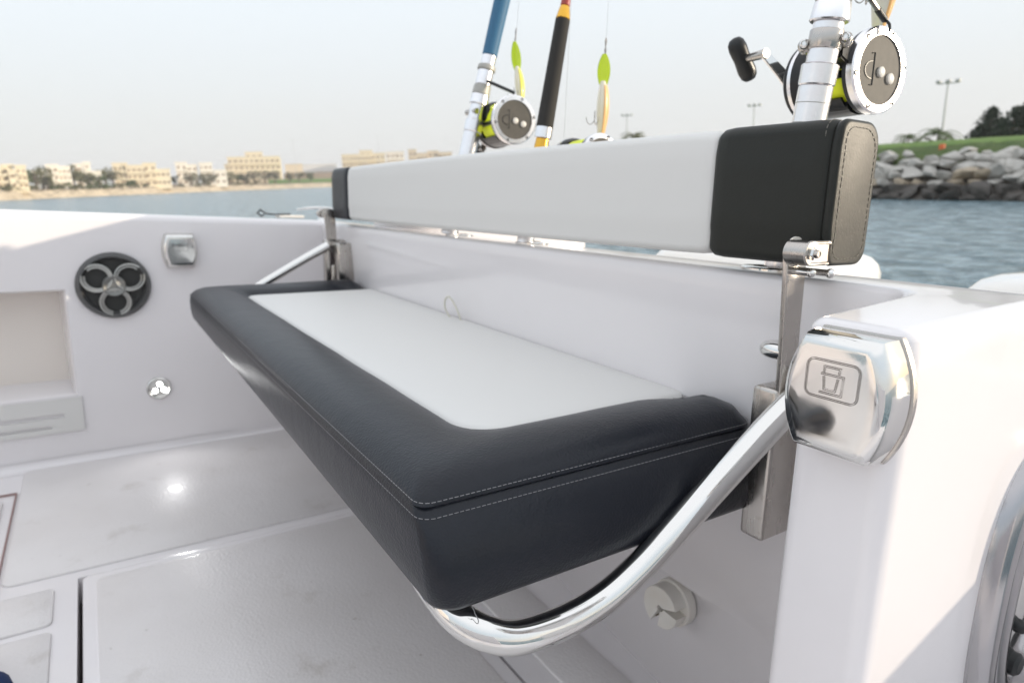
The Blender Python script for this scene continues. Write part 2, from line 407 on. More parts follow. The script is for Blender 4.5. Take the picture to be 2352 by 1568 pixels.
# other hull side, behind the camera side, and bow-ward bulkhead
bm = B(); box(bm, -1.05, -0.75, -0.25, 3.2, -1.4, -0.05, 0.02); mk('near_side_wall', bm, GEL, boat)
bm = B(); box(bm, -0.75, 0.19, -1.035, -1.0, -1.6, -0.20, 0.012); mk('transom_shade_panel', bm, GEL, boat)  # unseen panel closing the transom opening, added for the shade it casts
bm = B(); box(bm, 1.50, 1.94, -1.25, -0.74, -0.6, 0.055, 0.03); mk('stern_shade_box', bm, GEL, boat)  # unseen box, added to keep sun off the far wall past the backrest
# floor: base with a recessed hatch opening
bm = B()
HX0, HX1, HY0, HY1 = -0.1, 1.392, -0.507, 0.076
for (a, b, c, d) in ((-0.9, HX0, -0.9, 3.2), (HX1, 2.12, -0.9, 3.2), (HX0, HX1, -0.9, HY0), (HX0, HX1, HY1, 3.2)):
    box(bm, a, b, c, d, ZF - 0.06, ZF - 0.0045)
mk('deck_base', bm, GEL, boat, smooth=False)
bm = B(); box(bm, HX0 - 0.02, HX1 + 0.02, HY0 - 0.02, HY1 + 0.02, ZF - 0.075, ZF - 0.062); mk('hatch_gutter', bm, GAP, boat, smooth=False)
def panel(name, x0, x1, y0, y1, r, z1, parent, m, h=0.0045):
    bm = B(); rings = []
    for i, z in ((0, z1 - h), (0, z1 - 0.002), (0.0006, z1 - 0.0008), (0.002, z1)):
        rings.append([(x, y, z) for x, y in rr(x0 + i, x1 - i, y0 + i, y1 - i, max(r - i, 0.001))])
    loft(bm, rings); fix(bm); return mk(name, bm, m, parent, angle=60)
panel('nonskid_panel', 1.418, 2.035, -0.64, 0.196, 0.02, ZF, boat, DECK, 0.0044)
panel('nonskid_panel', 0.95, 1.225, 0.112, 0.196, 0.012, ZF, boat, DECK, 0.0044)
panel('nonskid_panel', 1.245, 1.37, 0.112, 0.196, 0.012, ZF, boat, DECK, 0.0044)
panel('nonskid_panel', 0.25, 0.93, 0.112, 0.196, 0.012, ZF, boat, DECK, 0.0044)
panel('nonskid_panel', 0.30, 1.40, -0.645, -0.552, 0.012, ZF, boat, DECK, 0.0044)
panel('nonskid_panel', -0.7, 1.86, 0.225, 2.4, 0.03, ZF + 0.004, boat, DECK, 0.009)
bm = B(); box(bm, 0.2, 1.89, 0.2015, 0.2045, ZF - 0.0044, ZF + 0.001); box(bm, 1.887, 1.890, 0.2045, 2.3, ZF - 0.0044, ZF + 0.001); mk('deck_seal', bm, PINK, boat, smooth=False)
# cove where the far wall meets the deck
bm = B()
rings = []
for k in range(7):
    a = PI / 2 * k / 6; r = 0.022
    rings.append([(XW - 0.004 - r + r * math.sin(a) + 0.001, y, ZF - 0.004 + r - r * math.cos(a)) for y in (-0.66, 3.2)])
loft(bm, rings, False, False, closed=False); mk('deck_cove', bm, GEL, boat)

# deck hatch lid
hatch = thing('deck_hatch', 'large rectangular non-skid deck hatch lid set in the cockpit floor under the bench', 'hatch', (0.7, -0.2, ZF))
bm = B(); rings = []
for i, z in ((0, ZF - 0.045), (0, ZF - 0.003), (0.0015, ZF - 0.0008), (0.004, ZF)):
    rings.append([(x, y, z) for x, y in rr(HX0 + 0.01 + i, HX1 - 0.006 - i, HY0 + 0.006 + i, HY1 - 0.008 - i, 0.012)])
loft(bm, rings); fix(bm); mk('lid', bm, GEL, hatch, angle=60)
bm = B(); rings = []
for i, z in ((0, ZF - 0.001), (0, ZF + 0.0018), (0.002, ZF + 0.0026)):
    rings.append([(x, y, z) for x, y in rr(HX0 + 0.03 + i, HX1 - 0.032 - i, HY0 + 0.032 + i, HY1 - 0.030 - i, 0.014)])
loft(bm, rings); fix(bm); mk('nonskid_top', bm, DECK, hatch, angle=60)

# ------------------------------------------------------------------ FOLDING BENCH
bench = thing('folding_bench', 'dark blue and white padded folding stern bench carried on polished steel tubes', 'bench', (1.1, -0.60, -0.35))
SX0, SX1, SY0, SY1 = 0.435, 1.783, -0.626, -0.200
def sp3(x, y, z):   # the underside sits lower and further out at the near end
    t = (x - SX0) / (SX1 - SX0); k = max(0, min(1, (-0.243 - z) / 0.055)); k = k * (2 - k)
    wy = max(0, min(1, (y - SY0) / 0.4))
    if z > -0.232: z += 0.004 * (1 - wy)
    return (x - 0.025 * k * (1 - t), y - 0.004 * k * wy, z - (0.0125 - 0.023 * t) * max(0, min(1, (-0.243 - z) / 0.065)))
def wob(x, y): return 0.0012 * noise.noise(Vector((x * 9, y * 9, 0.3)))
SR = (0.026, 0.014, 0.030, 0.026)
def sring(i, z, ir=None, rads=SR, step=0.03):
    ir = i if ir is None else ir
    lp = rr(SX0 + i, SX1 - i, SY0 + ir, SY1 - i, [max(r - i * 0.6, 0.003) for r in rads], 8)
    return lp
def ringset(spec, rads=SR):
    out = []
    for sp in spec:
        i, z = sp[0], sp[1]; ir = sp[2] if len(sp) > 2 else i
        out.append((sring(i, z, ir, rads), z))
    return out
spec = [(0.022, -0.3135), (0.010, -0.3132), (0.0035, -0.3110), (0.0, -0.3055), (-0.0028, -0.292), (-0.0038, -0.275), (-0.0024, -0.257), (0, -0.2440), (0.0020, -0.2415), (0, -0.2390),
        (0.001, -0.2365), (0.005, -0.2320), (0.012, -0.2255), (0.024, -0.2200), (0.040, -0.2175, 0.03), (0.060, -0.2180, 0.025), (0.080, -0.2210, 0.02), (0.098, -0.2265, 0.015), (0.110, -0.2330, 0.012), (0.115, -0.2370, 0.010)]
PR = (0.018, 0.055, 0.006, 0.006)
bm = B(); rings = []
for sp in spec:
    i, z = sp[0], sp[1]; ir = sp[2] if len(sp) > 2 else i
    w = min(1, max(0, i) / 0.115)
    rads = [SR[k] * (1 - w) + PR[k] * w for k in range(4)]
    rads = [max(r, 0.003) for r in rads]
    if z < -0.245: rads[1] += 0.007 * min(1, (-0.245 - z) / 0.05)
    lp = rr(SX0 + i, SX1 - i, SY0 + ir, SY1 - i, rads, 10)
    # keep vertex counts equal while giving the long edges enough points
    full = []
    nseg = 11
    for c in range(4):
        arc = lp[c * nseg:(c + 1) * nseg]; full += arc
        a = arc[-1]; b = lp[((c + 1) * nseg) % len(lp)]
        m_ = 40 if c in (0, 2) else 14
        for k in range(1, m_): full.append((a[0] + (b[0] - a[0]) * k / m_, a[1] + (b[1] - a[1]) * k / m_))
    def zz(x, y):
        w_ = max(0, min(1, (min(x - SX0, SX1 - x) - 0.045) / 0.072)); w_ = w_ * w_ * (3 - 2 * w_); w_ *= max(0, min(1, (SY0 + 0.085 - y) / 0.05)) if z > -0.245 else 0
        return z * (1 - w_) + min(z, -0.2395) * w_
    rings.append([sp3(x, y, zz(x, y) + (wob(x, y) if z > -0.24 else 0)) for x, y in full])
loft(bm, rings); fix(bm); mk('seat_cushion', bm, NAVY, bench, angle=60)
# white insert
bm = B(); rings = []
for i, z in ((-0.001, -0.2385), (0.0015, -0.2352), (0.006, -0.2332), (0.015, -0.2318), (0.04, -0.2308), (0.08, -0.2303)):
    lp = rr(SX0 + 0.115 + i, SX1 - 0.115 - i, SY0 - 0.002 + i * 0.15, SY1 - 0.115 - i, [max(r - i * 0.5, 0.002) for r in PR], 8)
    rings.append([(x, y, z) for x, y in lp])
loft(bm, rings); fix(bm); mk('seat_insert', bm, WHITE, bench, angle=60)
# stitches beside the seam
bm = B()
for off, z in ((0.0011, -0.2362), (-0.0006, -0.2468)):
    lp = rr(SX0 + off, SX1 - off, SY0, SY1 - off, SR, 10)
    lp = lp + [lp[0]]
    # only the sides away from the wall carry stitching
    pts = [sp3(x, y, z) for x, y in densify(lp, 0.02)]
    run = [p for p in pts]
    stitches(bm, run, 0.0052, 0.0036, 0.00034)
mk('seat_stitching', bm, THREAD, bench, smooth=False)

# backrest: lofted along x
BY0, BY1, BZ0, BZ1 = -0.667, -0.600, -0.053, 0.086
def bring(x, ins, droop=0.0):
    lp = rr(BY0 + ins, BY1 - ins, BZ0 + ins, BZ1 - ins, (0.013, 0.022, 0.016, 0.010), 8)
    full = []
    for c in range(4):
        arc = lp[c * 9:(c + 1) * 9]; full += arc
        a = arc[-1]; b = lp[((c + 1) * 9) % len(lp)]
        m_ = 10 if c in (1, 3) else 6
        for k in range(1, m_): full.append((a[0] + (b[0] - a[0]) * k / m_, a[1] + (b[1] - a[1]) * k / m_))
    cz = (BZ0 + BZ1) / 2
    sag = 0.004 * math.sin(PI * min(1, max(0, (x - 0.362) / 1.52)))
    return [(x, y + (0.0018 if abs(z - cz) < 0.045 and y > -0.61 else 0), z + (sag if z > cz else -sag * 0.3)) for y, z in full]
def seg_x(a, b, n): return [a + (b - a) * k / n for k in range(n + 1)]
def bseg(name, xs, m):
    bm = B(); loft(bm, [bring(x, i) for x, i in xs]); fix(bm); return mk(name, bm, m, bench, angle=60)
near = [(0.3620, 0.0042), (0.3622, 0.0028), (0.3634, 0.0010), (0.366, 0.0002), (0.3705, 0.0012), (0.3722, 0.0032), (0.374, 0.0012), (0.378, 0.0)] + [(x, -0.0005) for x in seg_x(0.39, 0.49, 6)] + [(0.503, 0.0006), (0.5085, 0.003), (0.511, 0.007)]
bseg('backrest_near_end', near, NAVY2)
bseg('backrest_middle', [(0.5085, 0.008), (0.511, 0.0045), (0.515, 0.0022), (0.525, 0.0012)] + [(x, 0.0008) for x in seg_x(0.56, 1.70, 24)] + [(1.73, 0.0012), (1.738, 0.003), (1.742, 0.007)], WHITE)
bseg('backrest_far_end', [(1.739, 0.008), (1.7415, 0.004), (1.746, 0.001), (1.76, 0)] + [(x, 0) for x in seg_x(1.78, 1.86, 4)] + [(1.872, 0.002), (1.880, 0.008), (1.884, 0.018)], NAVY)
bm = B()
for x, ins in ((0.3785, -0.0002), (0.3618, 0.0075)):
    lp = [(x, y, z) for y, z in rr(BY0 + ins, BY1 - ins, BZ0 + ins, BZ1 - ins, (0.013, 0.022, 0.016, 0.010), 8)]
    lp.append(lp[0])
    run = []
    for a, b in zip(lp, lp[1:]): run.append(a)
    run.append(lp[0])
    stitches(bm, run, 0.0058, 0.0038, 0.00048)
mk('backrest_stitching', bm, mat('thread_dark', (0.16, 0.15, 0.13), 0.7), bench, smooth=False)

def bracket(x, s):
    """strap, fork, pins and channel of one side; s=+1 the near side (faces -x), -1 the far side"""
    X = lambda d: x - s * d        # d measured outwards (towards the end of the bench)
    def bx(bm, d0, d1, *a, **k):
        a0, a1 = sorted((X(d0), X(d1))); return box(bm, a0, a1, *a, **k)
    # strap, slightly cranked
    bm = B(); rings = []
    for z, y0, y1 in ((-0.200, -0.607, -0.583), (-0.175, -0.607, -0.582), (-0.145, -0.607, -0.580), (-0.07, -0.604, -0.574), (-0.045, -0.603, -0.571), (-0.034, -0.601, -0.573), (-0.0285, -0.596, -0.578), (-0.0268, -0.591, -0.583)):
        d0, d1 = -0.003, 0.003
        rings.append([(X(p), q, z) for p, q in rr(d0, d1, y0, y1, 0.0012, 3)])
    loft(bm, rings); fix(bm); st = mk('strap', bm, BRUSH, bench, angle=35)
    # hinge fork
    bm = B(); prof = []
    zc = -0.0393; r = 0.0118; yc = -0.5695
    for k in range(13):
        a = -PI / 2 + PI * k / 12; prof.append((yc + r * math.cos(a), zc + r * math.sin(a)))
    prof += [(-0.5985, zc + r), (-0.5985, zc - r)]
    def pr(d, ins):
        return [(X(d), yc + (y - yc) * (1 - ins / r) if y > -0.59 else y, zc + (z - zc) * (1 - ins / r)) for y, z in prof]
    loft(bm, [pr(0.0045, 0.002), pr(0.006, 0), pr(0.0275, 0), pr(0.0290, 0.0012), pr(0.0292, 0.0026), pr(0.0280, 0.0034), pr(0.0280, 0.008)]); fix(bm)
    mk('hinge_fork', bm, BRUSH, bench, angle=30)
    bm = B(); lathe(bm, (X(0.003), -0.580, -0.0393), (-s, 0, 0), [(0, 0.0145), (0.0016, 0.0145)], 32); fix(bm); mk('washer', bm, PLASW, bench)
    bm = B(); lathe(bm, (X(0.0280), -0.5680, -0.0393), (-s, 0, 0), [(0, 0.0058), (0.0048, 0.0058), (0.0056, 0.0050)], 6); fix(bm); nut = mk('hinge_bolt', bm, STEEL, bench, smooth=False)
    bm = B(); lathe(bm, (X(0.0330), -0.5680, -0.0393), (-s, 0, 0), [(0, 0.0040), (0.0036, 0.0040), (0.0044, 0.0033), (0.0044, 0.0026), (0.0036, 0.0024)], 20); fix(bm); mk('bolt_end', bm, BRUSH, nut)
    for (y, z, d1, rr_) in ((-0.5835, -0.0585, 0.0215, 0.0037), (-0.6015, -0.0590, 0.030, 0.0034)):
        bm = B(); lathe(bm, (X(0.0), y, z), (-s, 0, 0), [(0, rr_), (d1, rr_)] + [(d1 + 0.0044 * math.sin(a), 0.0048 * math.cos(a)) for a in (-0.5, -0.2, 0.1, 0.4, 0.8, 1.2, 1.56)], 20); fix(bm)
        mk('stop_pin', bm, STEEL, bench)
    # elbow peg on the bench side of the strap
    bm = B(); tube(bm, smooth_path([(X(-0.001), -0.588, -0.1425), (X(-0.015), -0.589, -0.1428), (X(-0.026), -0.597, -0.1440), (X(-0.029), -0.612, -0.1455), (X(-0.029), -0.63, -0.147)], 5), 0.0088, 20); fix(bm)
    mk('elbow_peg', bm, STEEL, bench)
    # wall channel
    bm = B(); bx(bm, -0.027, 0.003, -0.665, -0.580, -0.352, -0.181, bev=0.005); mk('wall_channel', bm, BRUSH, bench, angle=35)
    bm = B(); bx(bm, -0.034, -0.027, -0.655, -0.590, -0.300, -0.186, bev=0.002)
    mk('channel_cheek', bm, BRUSH, bench, angle=35)
bracket(0.388, 1); bracket(1.862, -1)
# tubes
near_t = [(0.368, -0.6128, -0.1711), (0.376, -0.5683, -0.2077), (0.389, -0.5096, -0.2628), (0.398, -0.4483, -0.3140), (0.403, -0.4121, -0.3414), (0.405, -0.3752, -0.3595), (0.405, -0.3308, -0.367), (0.405, -0.2801, -0.3640), (0.412, -0.2520, -0.3545), (0.429, -0.2350, -0.3440), (0.455, -0.2290, -0.3350), (0.49, -0.2275, -0.326), (0.53, -0.2270, -0.315)]
bm = B(); tube(bm, smooth_path(near_t, 8), 0.0146, 32); fix(bm); mk('support_tube', bm, STEEL, bench)
far_t = [(1.835, -0.572, -0.128), (1.835, -0.50, -0.166), (1.835, -0.40, -0.222), (1.835, -0.33, -0.262), (1.83, -0.27, -0.285), (1.81, -0.235, -0.30), (1.76, -0.225, -0.31)]
bm = B(); tube(bm, smooth_path(far_t, 8), 0.0125, 24); fix(bm); mk('support_tube', bm, STEEL, bench)
bm = B(); box(bm, 1.79, 1.84, -0.640, -0.585, -0.225, -0.118, 0.006)
box(bm, 1.842, 1.872, -0.625, -0.566, -0.235, -0.112, 0.006); mk('far_latch_plate', bm, BRUSH, bench, angle=35)
bm = B(); box(bm, 1.838, 1.8435, -0.612, -0.578, -0.220, -0.128, 0.001); mk('latch_slot', bm, GAP, bench)
# a frayed thread under the corner
bm = B(); tube(bm, smooth_path([(0.409, -0.235, -0.321), (0.408, -0.237, -0.326), (0.411, -0.239, -0.330), (0.407, -0.240, -0.334), (0.409, -0.241, -0.339)], 4), 0.0004, 6); mk('loose_thread', bm, THREAD, bench)

# ------------------------------------------------------------------ steel covers
def barrel(n, w, h, side):
    """outline in local (a, b): flat top and bottom, bowed sides. returns ccw points"""
    pts = []
    for k in range(n + 1):
        t = -1 + 2 * k / n; pts.append((w / 2 - side * t * t, h / 2 * t))
    for k in range(n + 1):
        t = 1 - 2 * k / n; pts.append((-(w / 2 - side * t * t), h / 2 * t))
    return pts
def cover(name, label, c, ax_a, ax_n, w, h, sd, depth, label_art=True):
    c = Vector(c); a = Vector(ax_a); nn = Vector(ax_n); b = Vector((0, 0, 1))
    t = thing(name, label, 'steel cover', tuple(c))
    out = barrel(14, w, h, sd)
    bm = B(); rings = []
    def ring(s, d): return [c + a * (p * (1 - 2 * s / w)) + b * (q * (1 - 2 * s / h)) + nn * d for p, q in out]
    for s, d in ((0, -0.004), (0, depth * 0.15), (0.0003, depth * 0.40), (0.0008, depth * 0.62), (0.0018, depth * 0.78), (0.0034, depth * 0.90), (0.0054, depth * 0.965), (0.0075, depth * 0.993), (0.0095, depth), (0.016, depth + 0.00012), (0.030, depth + 0.0002)): rings.append(ring(s, d))
    loft(bm, rings); fix(bm); mk('cover_plate', bm, STEEL, t, angle=60)
    bm = B(); rings = []
    for s, d in ((-0.0012, -0.004), (-0.0012, 0.0010), (0.001, 0.0018)): rings.append(ring(s, d))
    loft(bm, rings); fix(bm); mk('base_flange', bm, BRUSH, t, angle=30)
    if label_art:
        bm = B(); z = depth + 0.0007
        def P(x, y): return c + a * x + b * y + nn * z
        def line(pts, closed=False, r=0.00017):
            tube(bm, [P(*p) for p in pts], r, 6, closed=closed, caps=not closed)
        def o(x, zz): return (x, zz)
        for i in (0, 0.0011):
            line(rr(-0.0197 + i, 0.0190 - i, -0.0012 + i, 0.0262 - i, 0.0055 - i, 6), True)
        def dbl(path, off):
            # a band: closed outline of a thick polyline
            L = []; R = []
            for i, p in enumerate(path):
                p = Vector(p); d0 = (p - Vector(path[i - 1])).normalized() if i else None
                d1 = (Vector(path[i + 1]) - p).normalized() if i < len(path) - 1 else None
                if d0 is None: d0 = d1
                if d1 is None: d1 = d0
                n0 = Vector((-d0.y, d0.x)); n1 = Vector((-d1.y, d1.x)); m_ = (n0 + n1).normalized(); k = 1 / m_.dot(n0)
                L.append(tuple(p + m_ * off * k)); R.append(tuple(p - m_ * off * k))
            line(L + R[::-1], True)
        off = 0.00055
        # a: +a is to the left in the picture, so x runs negative to the right
        s = -1
        dbl([(s * -0.0058, 0.0174), (s * -0.0058, 0.0216), (s * 0.0056, 0.0216), (s * 0.0050, 0.0176)], off)
        dbl([(s * -0.0078, 0.0163), (s * 0.0084, 0.0163), (s * 0.0080, 0.0030), (s * -0.0078, 0.0030)], off)
        dbl([(s * -0.0056, 0.0147), (s * -0.0046, 0.0055), (s * 0.0034, 0.0055), (s * 0.0046, 0.0145)], off)
        mk('engraving', bm, ENGR, t, smooth=False)
    return t
cover('drain_cover', 'polished steel barrel-shaped cover engraved with a cup emblem on the corner column', (0.2395, -0.4505, -0.1262), (1, 0, 0), (0, 1, 0), 0.079, 0.087, 0.0125, 0.0305)
cover('drain_cover', 'small polished steel barrel-shaped cover on the far wall beside the speaker', (2.047, -0.2165, -0.150), (0, 1, 0), (-1, 0, 0), 0.088, 0.092, 0.010, 0.024)

# ------------------------------------------------------------------ speaker
sp = thing('speaker', 'round black marine loudspeaker with silver clover grille in the far wall', 'speaker', (2.05, -0.050, -0.240))
c = (2.051, -0.050, -0.240); SPD = (-1, 0, 0)
DK = mat('speaker_rim', (0.10, 0.10, 0.10), 0.35, 0.3); SV = mat('speaker_silver', (0.45, 0.45, 0.43), 0.3, 0.9); CONE = mat('speaker_cone', (0.03, 0.03, 0.028), 0.5)
bm = B(); lathe(bm, c, SPD, [(0, 0.089), (0.012, 0.088), (0.019, 0.083), (0.020, 0.078), (0.015, 0.073), (0.004, 0.071)], 64, caps=False); fix(bm); mk('rim', bm, DK, sp)
bm = B(); lathe(bm, c, SPD, [(0.003, 0.0735), (0.0035, 0.06), (0.001, 0.045), (0.003, 0.03), (0.006, 0.02), (0.009, 0.01)], 48); fix(bm); mk('cone', bm, CONE, sp)
bm = B()
def SP(r, a, d): return (c[0] - d, c[1] + r * math.cos(a), c[2] + r * math.sin(a))
for k in range(3):
    a0 = PI / 2 + PI / 3 + 2 * PI * k / 3
    for R_, cc_, th in ((0.0350, 0.0440, 0.0030), (0.0285, 0.0430, 0.0020)):
        cy, cz = cc_ * math.cos(a0), cc_ * math.sin(a0); pts = []
        for j in range(25):
            tt = a0 + PI + (-1 + 2 * j / 24) * 2.85
            rad_ = math.hypot(cy + R_ * math.cos(tt), cz + R_ * math.sin(tt))
            pts.append((c[0] - 0.017 - 0.006 * (1 - rad_ / 0.08), c[1] + cy + R_ * math.cos(tt), c[2] + cz + R_ * math.sin(tt)))
        tube(bm, pts, th, 8, sy=1.3)
fix(bm); mk('grille', bm, SV, sp)
bm = B(); lathe(bm, c, SPD, [(0.004, 0.027), (0.024, 0.0275), (0.027, 0.025), (0.025, 0.021), (0.0235, 0.014), (0.023, 0.0)], 36); fix(bm); mk('tweeter', bm, mat('speaker_hub', (0.22, 0.22, 0.21), 0.4, 0.6), sp)

# ------------------------------------------------------------------ courtesy light
cl = thing('courtesy_light', 'small round chrome courtesy light with three lit white lamps low on the far wall', 'wall light', (2.05, -0.134, -0.540))
c2 = (2.050, -0.134, -0.540)
bm = B(); lathe(bm, c2, SPD, [(0, 0.033), (0.004, 0.0325), (0.0075, 0.029), (0.007, 0.025), (0.002, 0.023)], 40, caps=False); fix(bm); mk('bezel', bm, STEEL, cl)
bm = B(); lathe(bm, c2, SPD, [(0.0022, 0.025), (0.0026, 0.01), (0.0028, 0.001)], 32); fix(bm); mk('reflector', bm, STEEL, cl)
for dy, dz in ((-0.002, 0.0115), (-0.012, -0.006), (0.010, -0.007)):
    bm = B(); lathe(bm, (2.048, -0.134 + dy, -0.540 + dz), SPD, [(0, 0.0062), (0.003, 0.0058), (0.005, 0.003)], 20); fix(bm); mk('lamp', bm, LED, cl)
lt = bpy.data.lights.new('courtesy_lamp', 'SPOT'); lt.energy = 0.35; lt.spot_size = 2.2; lt.spot_blend = 0.8; lt.shadow_soft_size = 0.02
lo = bpy.data.objects.new('courtesy_lamp', lt); col.objects.link(lo); lo.parent = cl; lo.location = (-0.012, 0, 0)
lo.rotation_mode = 'QUATERNION'; lo.rotation_quaternion = Vector((-1, 0, -0.55)).normalized().to_track_quat('-Z', 'Y')

# ------------------------------------------------------------------ hose fitting low on the transom, cord loop
hf = thing('hose_fitting', 'round white plastic fitting with a notched opening low on the transom under the bench', 'plastic fitting', (0.560, -0.655, -0.548))
bm = B(); c3 = Vector((0.562, -0.660, -0.550)); 
def arcshell(bm, a0, a1, r0, r1, y0, y1, n=24):
    rings = []
    for k in range(n + 1):
        a = a0 + (a1 - a0) * k / n
        ca, sa = math.cos(a), math.sin(a)
        rings.append([(c3.x + r0 * ca, y0, c3.z + r0 * sa), (c3.x + r1 * ca, y0, c3.z + r1 * sa), (c3.x + r1 * ca, y1 - 0.001, c3.z + r1 * sa), (c3.x + (r1 - 0.001) * ca, y1, c3.z + (r1 - 0.001) * sa), (c3.x + r0 * ca, y1, c3.z + r0 * sa)])
    loft(bm, rings)
arcshell(bm, math.radians(-60), math.radians(160), 0.004, 0.031, -0.670, -0.626); fix(bm); mk('hood', bm, PLASW, hf, angle=35)
bm = B(); arcshell(bm, math.radians(185), math.radians(275), 0.006, 0.030, -0.670, -0.628); fix(bm); mk('lower_jaw', bm, PLASW, hf, angle=35)
bm = B(); lathe(bm, (0.562, -0.664, -0.550), (0, 1, 0), [(0, 0.0335), (0.014, 0.0335), (0.016, 0.031), (0.016, 0.004)], 40); fix(bm); mk('flange', bm, PLASW, hf)
bm = B(); box(bm, 0.572, 0.588, -0.650, -0.632, -0.571, -0.5695); mk('grime', bm, mat('grime', (0.25, 0.18, 0.12), 0.9), hf)
bm = B(); P = smooth_path([(1.13, -0.618, -0.245), (1.128, -0.612, -0.222), (1.142, -0.606, -0.197), (1.163, -0.605, -0.187), (1.180, -0.606, -0.198), (1.181, -0.608, -0.216), (1.165, -0.612, -0.233), (1.150, -0.615, -0.246)], 6)
tube(bm, P, 0.0019, 8); tag(mk('cord_loop', bm, CORD, None, (1.15, -0.61, -0.24)), 'thin pale cord loop sticking up between the seat cushion and the transom wall', 'cord')

# ------------------------------------------------------------------ near right steel frame on the column side
fr = thing('steel_hatch_frame', 'thick polished steel ring frame on the side of the corner column at the right edge', 'steel frame', (0.205, -0.775, -0.36))
bm = B(); rings = []
OUT = [(r_) for r_ in range(0)]
def oval(s, d):
    pts = []
    for k in range(64):
        a = 2 * PI * k / 64; ca, sa = math.cos(a), math.sin(a)
        e = 2 / 2.7
        pts.append((0.205 - d, -0.772 + (0.137 - s) * math.copysign(abs(ca) ** e, ca), -0.352 + (0.165 - s) * math.copysign(abs(sa) ** e, sa)))
    return pts
for s, d in ((0, -0.01), (0, 0.004), (0.002, 0.010), (0.008, 0.016), (0.016, 0.0185), (0.024, 0.017), (0.030, 0.012), (0.033, 0.0105), (0.036, 0.012), (0.042, 0.0155), (0.050, 0.016), (0.056, 0.013), (0.058, 0.004)): rings.append(oval(s, d))
loft(bm, rings, True, False); fix(bm); mk('ring', bm, CAST, fr, angle=60)
bm = B(); loft(bm, [oval(0.056, 0.003), oval(0.058, 0.0045)]); fix(bm); mk('inner_plate', bm, STEEL, fr)
for (y, z, r) in ((-0.742, -0.44, 0.012), (-0.75, -0.475, 0.014), (-0.735, -0.395, 0.007)):
    bm = B(); lathe(bm, (0.201, y, z), (-1, 0, 0), [(0, r), (0.006, r), (0.009, r * 0.7)], 24); fix(bm); mk('knob', bm, BLACK, fr)

# cushion and console added forward to shape what the polished steel reflects
hs = thing('added_cushion', 'low unseen dark cushion added on the deck for its reflection in the steel', 'cushion', (1.4, 1.15, ZF))
bm = B(); box(bm, 1.05, 1.60, 0.74, 1.10, ZF + 0.002, -0.60, 0.05, 5); mk('pad', bm, NAVY, hs)
bm = B(); box(bm, 1.12, 1.50, 0.86, 0.90, -0.5995, -0.592, 0.003, 2); mk('handle', bm, NAVY2, hs)
cs = thing('added_console', 'unseen white console added forward in the cockpit for its reflection in the steel', 'console', (0.7, 2.3, ZF))
bm = B(); box(bm, 0.15, 1.25, 2.1, 2.8, ZF, 0.28, 0.05, 4); mk('body', bm, GEL, cs)
bm = B(); box(bm, 0.35, 1.05, 2.085, 2.098, -0.45, 0.05, 0.004); mk('door', bm, CREAM, cs)
# ------------------------------------------------------------------ gunwale fittings
ck = thing('rod_strap', 'black strap with a diamond-shaped eye lying on the far gunwale', 'strap', (2.26, -0.53, -0.058))
bm = B(); tube(bm, smooth_path([(2.245, -0.500, -0.050), (2.24, -0.53, -0.052), (2.235, -0.575, -0.050)], 4), 0.0042, 10, sy=0.6); mk('band', bm, BLACK, ck)
bm = B(); tube(bm, [(2.25, -0.500, -0.049), (2.252, -0.484, -0.038), (2.255, -0.474, -0.048), (2.252, -0.486, -0.058)], 0.0034, 8, closed=True); fix(bm); mk('eye', bm, BLACK, ck)
bm = B(); box(bm, 2.215, 2.275, -0.615, -0.535, -0.0625, -0.0540, 0.003); mk('pad', bm, PLASW, ck)
cr = thing('mooring_cleat', 'curved polished steel mooring cleat on the stern corner behind the far bracket', 'cleat', (2.20, -0.66, -0.068))
bm = B(); tube(bm, smooth_path([(2.20, -0.585, -0.034), (2.20, -0.61, -0.031), (2.20, -0.645, -0.028), (2.20, -0.69, -0.029), (2.20, -0.72, -0.033)], 4), [0.003] * 4 + [0.005] * 9 + [0.004] * 4, 12); mk('horn', bm, STEEL, cr)
bm = B(); lathe(bm, (2.20, -0.668, -0.070), (0, 0, 1), [(0, 0.016), (0.004, 0.014), (0.02, 0.008), (0.040, 0.007)], 20); fix(bm); mk('post', bm, STEEL, cr)

# ------------------------------------------------------------------ fishing rods and reels
def seg_bm(base, ax, d0, d1, r0, r1, e=0.0012):
    bm = B(); lathe(bm, base, ax, [(d0, r0 - e), (d0 + e, r0), (d1 - e, r1), (d1, r1 - e)], 32); return fix(bm)
def rod_holder(x, y):
    t = thing('rod_holder', {0: 'steel rod holder flange on the transom holding the nearest rod', 1: 'steel rod holder flange on the transom holding the blue-gripped rod', 2: 'steel rod holder flange on the transom holding the black-gripped rod'}[len([o for o in BOAT if o.name.startswith('rod_holder')])], 'rod holder', (x, y, ZT))
    bm = B(); rings = []
    for s, z in ((0, -0.0015), (0, 0.0022), (0.003, 0.0036), (0.012, 0.0036), (0.013, -0.0015)):
        rings.append([(x + (0.035 - s) * math.cos(a), y + (0.027 - s) * math.sin(a), ZT + z) for a in [2 * PI * k / 32 for k in range(32)]])
    loft(bm, rings, True, True); fix(bm); mk('flange', bm, STEEL, t)
    return t
